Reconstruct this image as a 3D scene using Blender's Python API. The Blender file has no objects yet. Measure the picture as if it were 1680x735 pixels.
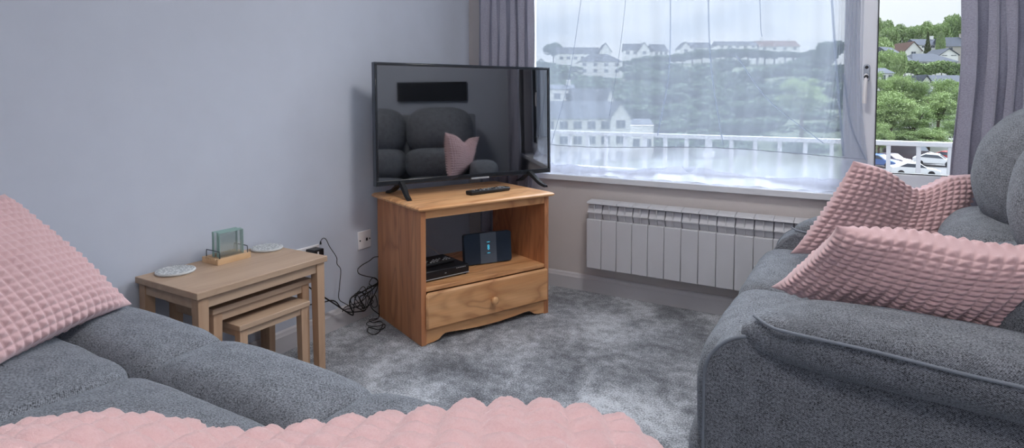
import bpy, bmesh, math, random
import numpy as np
from mathutils import Vector, Matrix, noise
random.seed(7); rng = np.random.default_rng(5)
PI = math.pi; R = math.radians
scene = bpy.context.scene; COL = scene.collection

# ------------------------------------------------------------------ camera
F = 985.; CX = 840.; CY = 203.; YAW = R(30.5); TILT = R(2.5)
CAM = np.array([0., 0., 1.04])
FW = np.array([-math.sin(YAW)*math.cos(TILT), math.cos(YAW)*math.cos(TILT), -math.sin(TILT)])
RT = np.array([math.cos(YAW), math.sin(YAW), 0.]); UP = np.cross(RT, FW)
def ray(px, py): return FW + RT*(px-CX)/F - UP*(py-CY)/F
def on(px, py, ax, v):                 # point of the sight line on a world plane (surveying only)
    r = ray(px, py); t = (v-CAM[ax])/r[ax]; return Vector(CAM + r*t)
def far(px, py, d): return Vector(CAM + ray(px, py)*d)
cd = bpy.data.cameras.new('camera'); cam = bpy.data.objects.new('camera', cd); COL.objects.link(cam)
cam.location = CAM; cam.rotation_euler = (R(90)-TILT, 0, YAW)
cd.sensor_width = 36; cd.lens = 36*F/1680; cd.shift_y = -(367.5-CY)/1680; cd.clip_start = .02; cd.clip_end = 2000
scene.camera = cam
scene.view_settings.view_transform = 'Standard'; scene.view_settings.look = 'None'
scene.view_settings.gamma = 1; scene.view_settings.use_curve_mapping = False
scene.view_settings.exposure = 0.14
scene.cycles.transparent_max_bounces = 32

# ------------------------------------------------------------------ materials
def srgb(r, g, b):
    f = lambda c: (c/255/12.92) if c/255 <= .04045 else ((c/255+.055)/1.055)**2.4
    return (f(r), f(g), f(b), 1)
class NT:
    def __init__(s, name):
        s.m = bpy.data.materials.new(name); s.m.use_nodes = True; s.t = s.m.node_tree; s.n = s.t.nodes
        s.b = s.n['Principled BSDF']; s.out = s.n['Material Output']
    def add(s, t, **k):
        x = s.n.new(t)
        for a, v in k.items():
            if a.startswith('_'): x.inputs[a[1:].replace('_', ' ')].default_value = v
            else: setattr(x, a, v)
        return x
    def l(s, a, b): s.t.links.new(a, b)
    def coord(s, kind='Object', scale=(1, 1, 1), rot=(0, 0, 0)):
        c = s.add('ShaderNodeTexCoord'); m = s.add('ShaderNodeMapping')
        m.inputs['Scale'].default_value = scale; m.inputs['Rotation'].default_value = rot
        s.l(c.outputs[kind], m.inputs[0]); return m.outputs[0]
    def noise(s, vec, scale, detail=3, rough=.5, dist=0):
        x = s.add('ShaderNodeTexNoise', _Scale=scale, _Detail=detail, _Roughness=rough, _Distortion=dist); s.l(vec, x.inputs['Vector']); return x.outputs['Fac']
    def ramp(s, fac, stops):
        x = s.add('ShaderNodeValToRGB'); e = x.color_ramp.elements
        while len(e) < len(stops): e.new(.5)
        for q, (p, c) in zip(e, stops): q.position = p; q.color = c if len(c) == 4 else (*c, 1)
        s.l(fac, x.inputs[0]); return x.outputs[0]
    def mix(s, fac, a, b, mode='MIX'):
        x = s.add('ShaderNodeMix', data_type='RGBA', blend_type=mode)
        for i, v in ((0, fac), (6, a), (7, b)):
            if hasattr(v, 'links'): s.l(v, x.inputs[i])
            else: x.inputs[i].default_value = v
        return x.outputs[2]
    def math(s, op, a, b=0.):
        x = s.add('ShaderNodeMath', operation=op)
        for i, v in ((0, a), (1, b)):
            if hasattr(v, 'links'): s.l(v, x.inputs[i])
            else: x.inputs[i].default_value = v
        return x.outputs[0]
    def bump(s, h, strength=.3, dist=.001):
        x = s.add('ShaderNodeBump', _Strength=strength, _Distance=dist); s.l(h, x.inputs['Height']); s.l(x.outputs[0], s.b.inputs['Normal']); return x
def plain(name, col, rough=.5, metal=0, spec=.5, coat=0, bump=None):
    t = NT(name); t.b.inputs['Base Color'].default_value = col; t.b.inputs['Roughness'].default_value = rough
    t.b.inputs['Metallic'].default_value = metal; t.b.inputs['Specular IOR Level'].default_value = spec
    t.b.inputs['Coat Weight'].default_value = coat
    v = t.coord()
    if bump: t.bump(t.noise(v, bump[0], 2), bump[1], bump[2])
    n = t.noise(v, 9, 3); c = t.mix(n, tuple(x*.95 for x in col[:3])+(1,), tuple(min(1, x*1.04) for x in col[:3])+(1,)); t.l(c, t.b.inputs['Base Color'])
    return t.m
def fabric_mat(name, dark, light, warp=470., mott=26):
    t = NT(name); uv = t.coord('UV')
    sx = t.add('ShaderNodeSeparateXYZ'); t.l(uv, sx.inputs[0])
    jit = t.noise(uv, 260, 1)
    def wv(o, ph=0.):
        a = t.math('MULTIPLY', o, warp*2*PI/1.0/2); a = t.math('ADD', a, t.math('MULTIPLY', jit, 2.2)); return t.math('SINE', a)
    w = t.math('MULTIPLY', wv(sx.outputs[0]), wv(sx.outputs[1])); w = t.math('ADD', t.math('MULTIPLY', w, .5), .5)
    thr = t.noise(uv, 330, 3, .75); n2 = t.noise(uv, mott, 4, .6); thr2 = t.noise(uv, 190, 2, .6)
    f = t.math('ADD', t.math('MULTIPLY', w, .18), t.math('MULTIPLY', thr, .88)); f = t.math('ADD', f, t.math('MULTIPLY', n2, .22)); f = t.math('ADD', f, t.math('MULTIPLY', thr2, .5)); f = t.math('SUBTRACT', f, .38)
    c = t.ramp(f, [(.3, dark), (.66, light)]); t.l(c, t.b.inputs['Base Color'])
    t.b.inputs['Roughness'].default_value = .95; t.b.inputs['Specular IOR Level'].default_value = .15
    t.l(t.math('MULTIPLY', t.math('POWER', f, 1.5), .8), t.b.inputs['Sheen Weight']); t.b.inputs['Sheen Roughness'].default_value = .35; t.b.inputs['Sheen Tint'].default_value = (.8, .9, 1, 1)
    t.bump(t.math('ADD', t.math('MULTIPLY', w, .4), thr), .8, .0016); return t.m
def wood_mat(name, light, mid, dark, axis='x', ring=9., knots=True, rough=.42, streak=1., coat=0.):
    t = NT(name); s = {'x': (.07, 1, 1), 'y': (1, .07, 1), 'z': (1, 1, .07)}[axis]
    v = t.coord('Object', s); v2 = t.coord('Object', tuple(q*.6 if q == 1 else .12 for q in s))
    big = t.noise(v2, ring, 3, .5, 1.2); ringf = t.math('FRACT', t.math('MULTIPLY', big, 7.)); ringf = t.math('ABSOLUTE', t.math('SUBTRACT', ringf, .5))
    fine = t.noise(v, 120, 4, .65); med = t.noise(v, 22, 3)
    c = t.ramp(med, [(.3, mid), (.7, light)])
    c = t.mix(t.math('MULTIPLY', t.math('POWER', t.math('MULTIPLY', ringf, 2.), 3.), .55*streak), c, dark)
    c = t.mix(t.math('MULTIPLY', t.math('SUBTRACT', fine, .35), .5*streak), c, dark)
    if knots:
        k = t.coord('Object', tuple(1 if q == 1 else .45 for q in s)); vo = t.add('ShaderNodeTexVoronoi', _Scale=5.5); t.l(k, vo.inputs['Vector'])
        kf = t.ramp(vo.outputs['Distance'], [(.045, (1, 1, 1)), (.11, (0, 0, 0))]); sel = t.ramp(vo.outputs['Color'], [(.55, (0, 0, 0)), (.6, (1, 1, 1))])
        c = t.mix(t.math('MULTIPLY', t.math('MULTIPLY', kf, sel), .75), c, tuple(x*.45 for x in dark[:3])+(1,))
    t.l(c, t.b.inputs['Base Color']); t.b.inputs['Roughness'].default_value = rough; t.b.inputs['Coat Weight'].default_value = coat
    t.bump(fine, .15, .0006); return t.m

M = {}
M['wall'] = plain('wall_paint', srgb(203, 209, 222), .75, spec=.3, bump=(160, .12, .001))
M['wall_warm_lit'] = plain('wall_paint_warm_lit', srgb(212, 205, 203), .75, spec=.3, bump=(160, .12, .001))  # wall paint with the warm light from opposite put into its colour
M['ceil'] = plain('ceiling_paint', srgb(240, 240, 240), .85)
M['skirt'] = plain('skirting_gloss', srgb(205, 203, 207), .35)
M['upvc'] = plain('white_upvc', srgb(230, 233, 240), .3)
M['sill'] = plain('sill_gloss', srgb(225, 227, 232), .3)
M['rad'] = plain('radiator_enamel', srgb(208, 208, 213), .35)
M['radgap'] = plain('radiator_recess', srgb(120, 122, 130), .5)
M['black'] = plain('black_plastic', srgb(24, 25, 29), .35)
M['blackm'] = plain('matt_black_plastic', srgb(26, 27, 31), .55)
M['cable'] = plain('cable_rubber', srgb(16, 16, 18), .5)
M['greyc'] = plain('grey_cable', srgb(190, 192, 198), .5)
M['white'] = plain('white_plastic', srgb(244, 242, 244), .35)
M['chrome'] = plain('chrome', srgb(190, 195, 200), .22, 1)
M['dmetal'] = plain('dark_wire', srgb(90, 95, 103), .35, 1)
M['btn'] = plain('grey_button_rubber', srgb(175, 180, 186), .5)
M['bezel'] = plain('tv_bezel_gloss', srgb(30, 34, 40), .16, coat=.6)
M['router'] = plain('router_dark_blue', srgb(40, 56, 74), .35)
M['routerm'] = plain('router_slate_band', srgb(92, 106, 122), .4)
M['sofa'] = fabric_mat('grey_tweed', srgb(24, 25, 28), srgb(158, 162, 170))
M['sofad'] = fabric_mat('charcoal_tweed', srgb(38, 37, 40), srgb(118, 116, 119))
M['curtain'] = fabric_mat('curtain_linen', srgb(142, 141, 156), srgb(178, 178, 194), 700, 8)
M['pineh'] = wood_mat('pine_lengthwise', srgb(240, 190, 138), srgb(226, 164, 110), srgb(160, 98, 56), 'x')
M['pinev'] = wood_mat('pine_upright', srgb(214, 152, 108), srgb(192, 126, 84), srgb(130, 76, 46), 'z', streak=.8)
M['pinei'] = wood_mat('pine_crosswise', srgb(212, 164, 116), srgb(190, 138, 94), srgb(150, 98, 60), 'y')
M['oakh'] = wood_mat('beech_lengthwise', srgb(190, 163, 138), srgb(178, 150, 126), srgb(152, 122, 98), 'y', knots=False, streak=.45, rough=.5)
M['oakv'] = wood_mat('beech_upright', srgb(192, 160, 132), srgb(178, 144, 116), srgb(150, 116, 90), 'z', knots=False, streak=.45, rough=.5)
M['rack'] = wood_mat('pale_pine', srgb(226, 192, 152), srgb(214, 176, 134), srgb(186, 142, 100), 'y', knots=False, streak=.6)
# pink plush
def plush(name, col, dark):
    t = NT(name); v = t.coord(); n = t.noise(v, 700, 3, .7); n2 = t.noise(v, 14, 3)
    c = t.mix(n, dark, col); c = t.mix(t.math('MULTIPLY', n2, .35), c, col); t.l(c, t.b.inputs['Base Color'])
    t.b.inputs['Roughness'].default_value = 1; t.b.inputs['Specular IOR Level'].default_value = .1
    t.b.inputs['Sheen Weight'].default_value = .8; t.b.inputs['Sheen Roughness'].default_value = .5; t.b.inputs['Sheen Tint'].default_value = (1, .85, .86, 1)
    t.b.inputs['Subsurface Weight'].default_value = .0
    t.bump(n, .5, .002); return t.m
M['pink'] = plush('pink_plush', srgb(232, 198, 199), srgb(209, 166, 169))
# carpet
def carpet():
    t = NT('grey_carpet'); v = t.coord('Object')
    fine = t.noise(v, 170, 3, .75); f2 = t.noise(v, 420, 2, .7); patch = t.noise(t.coord('Object', (1, .8, 1), (0, 0, .5)), 3.4, 4, .55, .6)
    mid = t.noise(v, 24, 3, .6)
    f = t.math('ADD', t.math('MULTIPLY', fine, .75), t.math('MULTIPLY', f2, .4)); f = t.math('ADD', f, t.math('MULTIPLY', t.math('SUBTRACT', patch, .5), .62)); f = t.math('ADD', f, t.math('MULTIPLY', t.math('SUBTRACT', mid, .5), .30)); f = t.math('SUBTRACT', f, .075)
    c = t.ramp(f, [(.34, srgb(70, 72, 78)), (.5, srgb(146, 150, 158)), (.64, srgb(226, 230, 236))]); t.l(c, t.b.inputs['Base Color'])
    t.b.inputs['Roughness'].default_value = 1; t.b.inputs['Specular IOR Level'].default_value = .05; t.b.inputs['Sheen Weight'].default_value = .3
    t.bump(t.math('ADD', fine, t.math('MULTIPLY', patch, .6)), .8, .006); return t.m
M['carpet'] = carpet()
def net_mat(name, op, col=(.54, .60, .71, 1)):
    t = NT(name); t.n.remove(t.b)
    tr = t.add('ShaderNodeBsdfTransparent'); tl = t.add('ShaderNodeBsdfTranslucent'); df = t.add('ShaderNodeBsdfDiffuse')
    tl.inputs[0].default_value = col; df.inputs[0].default_value = col
    a = t.add('ShaderNodeMixShader', _Fac=.35); t.l(tl.outputs[0], a.inputs[1]); t.l(df.outputs[0], a.inputs[2])
    m = t.add('ShaderNodeMixShader'); w = t.noise(t.coord('Object', (1, 1, .1)), 9, 3)
    t.l(t.math('ADD', t.math('MULTIPLY', w, .14), op-.07), m.inputs[0]); t.l(tr.outputs[0], m.inputs[1]); t.l(a.outputs[0], m.inputs[2]); t.l(m.outputs[0], t.out.inputs[0]); return t.m
M['net'] = net_mat('white_voile', .47); M['nethem'] = net_mat('voile_hem', .70, (.66, .70, .80, 1)); M['netpud'] = net_mat('voile_gathered', .93, (.78, .80, .88, 1))
def glass_mat(name, col, op=.0, refl=.09):
    t = NT(name); t.n.remove(t.b); tr = t.add('ShaderNodeBsdfTransparent'); tr.inputs[0].default_value = col
    g = t.add('ShaderNodeBsdfGlossy', _Roughness=.02); f = t.add('ShaderNodeFresnel', _IOR=1.45); m = t.add('ShaderNodeMixShader')
    t.l(f.outputs[0], m.inputs[0]); t.l(tr.outputs[0], m.inputs[1]); t.l(g.outputs[0], m.inputs[2]); o = m.outputs[0]
    if op:
        d = t.add('ShaderNodeBsdfDiffuse'); d.inputs[0].default_value = (.9, .97, .95, 1); q = t.add('ShaderNodeMixShader', _Fac=op); t.l(o, q.inputs[1]); t.l(d.outputs[0], q.inputs[2]); o = q.outputs[0]
    t.l(o, t.out.inputs[0]); return t.m
M['pane'] = glass_mat('window_glass', (.97, .98, .98, 1))
M['coaster_glass'] = glass_mat('green_tinted_glass', (.985, .999, .994, 1), .05)
M['glass_edge'] = plain('glass_edge_green', srgb(150, 182, 176), .3)
def screen():
    t = NT('tv_screen_gloss'); t.b.inputs['Base Color'].default_value = (.004, .005, .007, 1); t.b.inputs['Roughness'].default_value = .035
    t.b.inputs['IOR'].default_value = 2.9; t.b.inputs['Coat Weight'].default_value = .6; t.b.inputs['Coat Roughness'].default_value = .03
    n = t.noise(t.coord(), 3, 1); t.l(t.math('MULTIPLY', n, .06), t.b.inputs['Roughness']); return t.m
M['screen'] = screen()
def emis(name, col, s):
    t = NT(name); t.b.inputs['Base Color'].default_value = col; t.b.inputs['Emission Color'].default_value = col; t.b.inputs['Emission Strength'].default_value = s; return t.m
M['led'] = emis('cyan_indicator', (.08, .55, .75, 1), .8)
M['lamp'] = emis('fill_lamp_glow', (1, .975, .95, 1), 27); M['fill_lamp_dim'] = emis('dim_fill_lamp_glow', (1, .95, .90, 1), 19)  # glow of the two added fill lamps
def mosaic():
    t = NT('grey_leaf_mosaic'); v = t.coord('Object', (60, 110, 1), (0, 0, .6)); vo = t.add('ShaderNodeTexVoronoi', _Scale=1.0, feature='DISTANCE_TO_EDGE'); t.l(v, vo.inputs['Vector'])
    c = t.ramp(vo.outputs['Distance'], [(.06, srgb(214, 216, 216)), (.16, srgb(158, 162, 163))]); t.l(c, t.b.inputs['Base Color']); t.b.inputs['Roughness'].default_value = .45; return t.m
M['mosaic'] = mosaic(); M['mrim'] = plain('pale_coaster_rim', srgb(205, 208, 208), .5)

# ------------------------------------------------------------------ object helpers
def tag(o, label=None, cat=None, group=None, kind=None):
    if label: o['label'] = label
    if cat: o['category'] = cat
    if group: o['group'] = group
    if kind: o['kind'] = kind
    return o
def thing(name, label, cat, loc=(0, 0, 0), rotz=0, group=None):
    o = bpy.data.objects.new(name, None); o.empty_display_size = .1; COL.objects.link(o); o.location = loc; o.rotation_euler = (0, 0, rotz)
    return tag(o, label, cat, group)
def link(name, me, mat, parent=None, world=False, smooth=None):
    o = bpy.data.objects.new(name, me); COL.objects.link(o)
    if mat is not None:
        for m in (mat if isinstance(mat, (list, tuple)) else [mat]): me.materials.append(m)
    if smooth is not None:
        me.polygons.foreach_set('use_smooth', [True]*len(me.polygons))
        if smooth < 3: me.set_sharp_from_angle(angle=smooth)
    if parent:
        o.parent = parent
        if world:
            p = parent; mtx = Matrix.Identity(4)
            while p is not None: mtx = Matrix.LocRotScale(p.location, p.rotation_euler, p.scale) @ mtx; p = p.parent
            o.matrix_parent_inverse = mtx.inverted()
    return o
def obj(name, bm, mat, parent=None, world=False, smooth=.7, bevel=0):
    me = bpy.data.meshes.new(name); bmesh.ops.recalc_face_normals(bm, faces=bm.faces); bm.to_mesh(me); bm.free()
    o = link(name, me, mat, parent, world, smooth)
    if bevel:
        b = o.modifiers.new('bevel', 'BEVEL'); b.width = bevel; b.segments = 2; b.limit_method = 'ANGLE'; b.angle_limit = .6; b.harden_normals = False
    return o
def struct(name, bm, mat, **k): return tag(obj(name, bm, mat, **k), kind='structure')
def box(bm, x0, x1, y0, y1, z0, z1, mi=0, mtx=None):
    v = [bm.verts.new((x, y, z)) for x in (x0, x1) for y in (y0, y1) for z in (z0, z1)]
    for f in ((0, 1, 3, 2), (4, 6, 7, 5), (0, 4, 5, 1), (2, 3, 7, 6), (0, 2, 6, 4), (1, 5, 7, 3)):
        q = bm.faces.new([v[i] for i in f]); q.material_index = mi
    if mtx is not None:
        for q in v: q.co = mtx @ q.co
    return v
def bx(*a, **k): bm = bmesh.new(); box(bm, *a, **k); return bm
def prism(bm, pts, ax, a, b, mi=0, mtx=None):
    """extrude a closed outline; ax = the axis of extrusion; pts are the other two coordinates in order"""
    def mk(p, t):
        c = [0, 0, 0]; o = [i for i in range(3) if i != ax]; c[o[0]] = p[0]; c[o[1]] = p[1]; c[ax] = t; return bm.verts.new(c)
    A = [mk(p, a) for p in pts]; B = [mk(p, b) for p in pts]; n = len(pts)
    fs = [bm.faces.new(A), bm.faces.new(B[::-1])] + [bm.faces.new((A[i], A[(i+1) % n], B[(i+1) % n], B[i])) for i in range(n)]
    for f in fs: f.material_index = mi
    if mtx is not None:
        for q in A+B: q.co = mtx @ q.co
def cyl(bm, p0, p1, r0, r1=None, seg=20, mi=0):
    r1 = r0 if r1 is None else r1; p0 = Vector(p0); p1 = Vector(p1); d = (p1-p0).normalized(); a = d.orthogonal().normalized(); b = d.cross(a)
    A = [bm.verts.new(p0+(a*math.cos(t)+b*math.sin(t))*r0) for t in [2*PI*i/seg for i in range(seg)]]
    B = [bm.verts.new(p1+(a*math.cos(t)+b*math.sin(t))*r1) for t in [2*PI*i/seg for i in range(seg)]]
    for f in [bm.faces.new(A[::-1]), bm.faces.new(B)] + [bm.faces.new((A[i], A[(i+1) % seg], B[(i+1) % seg], B[i])) for i in range(seg)]: f.material_index = mi
def lathe(bm, prof, seg=32, mtx=None, mi=0):
    rings = []
    for r, z in prof:
        rings.append([bm.verts.new((r*math.cos(2*PI*i/seg), r*math.sin(2*PI*i/seg), z)) for i in range(seg)])
    for a, b in zip(rings, rings[1:]):
        for i in range(seg): bm.faces.new((a[i], a[(i+1) % seg], b[(i+1) % seg], b[i])).material_index = mi
    bm.faces.new(rings[0][::-1]).material_index = mi; bm.faces.new(rings[-1]).material_index = mi
    if mtx is not None:
        for q in sum(rings, []): q.co = mtx @ q.co
def smoothpts(pts, n=8):
    P = [Vector(p) for p in pts]; P = [P[0]*2-P[1]] + P + [P[-1]*2-P[-2]]; out = []
    for i in range(1, len(P)-2):
        for k in range(n):
            t = k/n; a, b, c, d = P[i-1:i+3]
            out.append(.5*((2*b)+(-a+c)*t+(2*a-5*b+4*c-d)*t*t+(-a+3*b-3*c+d)*t**3))
    out.append(P[-2]); return out
def tube(bm, pts, r, seg=8, sm=6, mi=0, closed=False):
    P = smoothpts(pts, sm) if sm else [Vector(p) for p in pts]; rings = []; up = Vector((.13, .31, .94)).normalized(); n = len(P)
    for i, p in enumerate(P):
        d = (P[min(i+1, n-1)]-P[max(i-1, 0)]).normalized(); a = d.cross(up)
        if a.length < 1e-4: a = d.orthogonal()
        a.normalize(); b = d.cross(a); rr = r(i/(n-1)) if callable(r) else r
        rings.append([bm.verts.new(p+(a*math.cos(2*PI*k/seg)+b*math.sin(2*PI*k/seg))*rr) for k in range(seg)])
    for a, b in zip(rings, rings[1:]):
        for k in range(seg): bm.faces.new((a[k], a[(k+1) % seg], b[(k+1) % seg], b[k])).material_index = mi
    bm.faces.new(rings[0][::-1]); bm.faces.new(rings[-1])
def grid_mesh(name, P, closed=False, uv=None):
    """P: (n,m,3) array to a mesh of quads with metre UVs"""
    n, m, _ = P.shape; idx = np.arange(n*m).reshape(n, m)
    f = np.stack([idx[:-1, :-1], idx[1:, :-1], idx[1:, 1:], idx[:-1, 1:]], -1).reshape(-1, 4)
    me = bpy.data.meshes.new(name); me.from_pydata(P.reshape(-1, 3).tolist(), [], f.tolist())
    if uv is not None:
        l = me.uv_layers.new(name='UVMap'); u = uv.reshape(-1, 2)[f.reshape(-1)]; l.data.foreach_set('uv', u.reshape(-1).astype(np.float32))
    me.update(); return me
def puff_mesh(name, c, s, k=5., crown=(0, 0, 0), n=22, warp=None, pinch=0, wrinkle=.0015, ka=None):
    """soft upholstered block: rounded box with crowned faces, UVs in metres; c centre, s size"""
    V = []; Fc = []; UV = []; key = {}
    def vid(p):
        q = tuple(round(x, 5) for x in p)
        if q not in key: key[q] = len(V); V.append(p)
        return key[q]
    t = [math.sin(-PI/2*.92+PI*.92*i/n)/math.sin(PI/2*.92) for i in range(n+1)]
    for ax in range(3):
        o = [i for i in range(3) if i != ax]
        for sg in (-1, 1):
            for i in range(n):
                for j in range(n):
                    q = []
                    for a, b in ((i, j), (i+1, j), (i+1, j+1), (i, j+1)):
                        p = [0, 0, 0]; p[ax] = sg; p[o[0]] = t[a]; p[o[1]] = t[b]; q.append(tuple(p))
                    if sg < 0: q = q[::-1]
                    if ax == 1: q = q[::-1]
                    Fc.append([vid(p) for p in q]); UV += [(p[o[0]]*s[o[0]]/2+ax*.37, p[o[1]]*s[o[1]]/2+.11*ax) for p in q]
    out = []
    for x, y, z in V:
        if ka:
            A, K = ka; v3 = (abs(x), abs(y), abs(z)); o2 = [v3[i] for i in range(3) if i != A]; d = (v3[A]**K+(o2[0]**k+o2[1]**k)**(K/k))**(1/K)
        else: d = (abs(x)**k+abs(y)**k+abs(z)**k)**(1/k)
        x, y, z = x/d, y/d, z/d
        ux, uy, uz = min(1, abs(x)), min(1, abs(y)), min(1, abs(z))
        dx = crown[0]*(1-uy**2)*(1-uz**2)*x; dy = crown[1]*(1-ux**2)*(1-uz**2)*y; dz = crown[2]*(1-ux**2)*(1-uy**2)*z
        p = Vector((x*s[0]/2+dx, y*s[1]/2+dy, z*s[2]/2+dz))
        if warp: p = Vector(warp(p, (x, y, z)))
        p = p+Vector(c)
        if wrinkle: p += noise.noise_vector(p*11)*wrinkle*2+noise.noise_vector(p*34)*wrinkle*.5
        out.append(p)
    me = bpy.data.meshes.new(name); me.from_pydata([tuple(p) for p in out], [], Fc); l = me.uv_layers.new(name='UVMap')
    l.data.foreach_set('uv', np.array(UV, dtype=np.float32).reshape(-1)); me.update(); return me
def puff(name, c, s, mat, parent, k=5., crown=(0, 0, 0), n=22, warp=None, wrinkle=.0015, ka=None):
    return link(name, puff_mesh(name, c, s, k, crown, n, warp, 0, wrinkle, ka), mat, parent, world=True, smooth=4)
def copy_tree(o, parent=None):
    c = o.copy(); COL.objects.link(c)
    if parent: c.parent = parent
    for ch in list(o.children): copy_tree(ch, c)
    return c
# ------------------------------------------------------------------ room shell
XL, YW, XR, YB, ZC = -2.04, 2.96, .86, -.62, 2.32
WX0, WX1, WZ0, WZ1 = -1.72, .56, .60, 2.12
struct('floor', bx(XL-.1, XR+.1, YB-.1, YW+.16, -.1, 0), M['carpet'])
struct('ceiling', bx(XL-.1, XR+.1, YB-.1, YW+.16, ZC, ZC+.1), M['ceil'])
struct('wall_left', bx(XL-.12, XL, YB-.1, YW+.16, 0, ZC), M['wall'])
struct('wall_right', bx(XR, XR+.12, YB-.1, YW+.16, 0, ZC), M['wall'])
struct('wall_back', bx(XL, XR, YB-.12, YB, 0, ZC), M['wall'])
bm = bmesh.new(); y0, y1 = YW, YW+.16
box(bm, XL, XR, y0, y1, 0, WZ0); box(bm, XL, XR, y0, y1, WZ1, ZC); box(bm, XL, WX0, y0, y1, WZ0, WZ1); box(bm, WX1, XR, y0, y1, WZ0, WZ1)
struct('wall_window', bm, M['wall_warm_lit'])
SK = [(0, 0), (.016, 0), (.016, .066), (.012, .072), (.010, .082), (.004, .088), (0, .088)]
bm = bmesh.new(); prism(bm, [(XL+a, z) for a, z in SK], 1, YB+.017, YW-.0005); struct('baseboard_left', bm, M['skirt'], smooth=.4)
bm = bmesh.new(); prism(bm, [(XR-a, z) for a, z in SK], 1, YB+.017, YW-.0005); struct('baseboard_right', bm, M['skirt'], smooth=.4)
bm = bmesh.new(); prism(bm, [(YW-a, z) for a, z in SK], 0, XL+.0165, XR-.0165); struct('baseboard_window', bm, M['skirt'], smooth=.4)
bm = bmesh.new(); prism(bm, [(YB+a, z) for a, z in SK], 0, XL, XR); struct('baseboard_back', bm, M['skirt'], smooth=.4)
# sill board with a nosing, and the moulding under it
bm = bmesh.new(); box(bm, WX0-.04, WX1+.04, YW-.03, YW, .592, .622); box(bm, WX0+.001, WX1-.001, YW, YW+.075, .600, .622)
struct('trim_1', bm, M['sill'], bevel=.003)
# window: frame of two lights, fixed left and opening right
FY0, FY1 = YW+.075, YW+.14
win = struct('window_1', bx(WX0, WX1, FY0, FY1, .60, .66), M['upvc'], bevel=.003)
bm = bmesh.new()
box(bm, WX0, WX0+.06, FY0, FY1, .66, WZ1-.05); box(bm, WX1-.05, WX1, FY0, FY1, .66, WZ1-.05); box(bm, WX0, WX1, FY0, FY1, WZ1-.05, WZ1)
box(bm, -.087, -.018, FY0, FY1, .66, WZ1-.05)                       # mullion
obj('window_frame', bm, M['upvc'], win, bevel=.003)
bm = bmesh.new(); s0, s1, t0, t1 = -.018, WX1-.05, .66, WZ1-.05; w = .055; ys0, ys1 = FY0-.015, FY1-.01
for a in ((s0, s0+w, t0, t1), (s1-w, s1, t0, t1), (s0+w, s1-w, t0, t0+w), (s0+w, s1-w, t1-w, t1)): box(bm, a[0], a[1], ys0, ys1, a[2], a[3])
obj('sash', bm, M['upvc'], win, bevel=.004)
bm = bmesh.new()
for a in ((s0+w, s0+w+.004, t0+w, t1-w), (s1-w-.004, s1-w, t0+w, t1-w), (s0+w, s1-w, t0+w, t0+w+.004)): box(bm, a[0], a[1], ys0+.004, ys0+.03, a[2], a[3])
obj('gasket', bm, M['black'], win)
bm = bmesh.new(); box(bm, s0+w, s1-w, FY0+.03, FY0+.034, t0+w, t1-w); obj('pane', bm, M['pane'], win)
bm = bmesh.new(); box(bm, WX0+.06, -.087, FY0+.03, FY0+.034, .66, WZ1-.05); obj('pane', bm, M['pane'], win)
bm = bmesh.new(); hx = .0; hy = ys0
prism(bm, [(hx+.012*math.cos(t), 1.15+(.022 if math.sin(t) > 0 else -.03)+.012*math.sin(t)) for t in [2*PI*i/20 for i in range(20)]], 1, hy-.008, hy)
h = obj('window_handle', bm, M['chrome'], win, bevel=.0015)
bm = bmesh.new(); tube(bm, [(hx-.001, hy-.008, 1.135), (hx-.002, hy-.03, 1.128), (hx-.003, hy-.035, 1.09), (hx-.006, hy-.034, 1.015)], lambda t: .0075+.003*abs(t-.45), 10)
obj('lever', bm, M['white'], h)
bm = bmesh.new(); cyl(bm, (hx, hy-.0095, 1.17), (hx, hy-.004, 1.17), .007); cyl(bm, (hx-.001, hy-.0385, 1.128), (hx-.001, hy-.03, 1.128), .0085); obj('lock', bm, M['black'], h)

# ------------------------------------------------------------------ curtains
def curtain(name, label, x0, x1, y, z0, z1, folds, amp, lean=None, thick=.0016, seed=0):
    n, m = folds*14, 40; u = np.linspace(0, 1, n+1)[:, None]; v = np.linspace(0, 1, m+1)[None, :]
    ph = 2*PI*folds*u+.8*np.sin(2*PI*u*2.3+seed)+.5*np.sin(v*2.2+seed)
    A = amp*(.75+.35*np.sin(u*9+seed))*(.75+.35*v)
    x = x0+(x1-x0)*u+.35*amp*np.sin(2*ph)+0*v
    if lean is not None: x = x+lean(u, v)
    Y = y+A*np.sin(ph)+.004*np.sin(v*19+u*31); Z = z1+(z0-z1)*v+0*u
    P = np.stack([x+0*v, Y+0*x, Z], -1); uv = np.stack([(x0+(x1-x0)*u*1.8)+0*v, Z], -1)
    o = link(name, grid_mesh(name, P, uv=uv), M['curtain'], smooth=4)
    sdf = o.modifiers.new('solid', 'SOLIDIFY'); sdf.thickness = thick
    return tag(o, label, 'curtain', 'grey curtains either side of the window')
curtain('curtain', 'narrow grey pleated curtain hanging in the corner behind the television', -1.915, -1.565, 2.862, .27, 2.18, 6, .026, lambda u, v: .012*np.sin(v*3)*u, seed=1.3)
curtain('curtain', 'wide purple-grey pleated curtain hanging at the far end of the right sofa', .315, .80, 2.862, .12, 2.18, 8, .030, lambda u, v: -.045*(1-u)**2*v**1.3+.006*np.sin(v*16)*(1-u), seed=2.2)
bm = bmesh.new(); cyl(bm, (WX0-.26, 2.875, 2.20), (WX1+.27, 2.875, 2.20), .012)
rail = obj('curtain_rail', bm, M['chrome']); tag(rail, 'metal curtain rail along the top of the window', 'curtain rail')
bm = bmesh.new()
for x in (WX0-.2, -.6, WX1+.2):
    bm = bmesh.new(); cyl(bm, (x, 2.875, 2.20), (x, 2.9595, 2.20), .007); cyl(bm, (x, 2.955, 2.20), (x, 2.9598, 2.20), .022); obj('bracket', bm, M['chrome'], rail)

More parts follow.
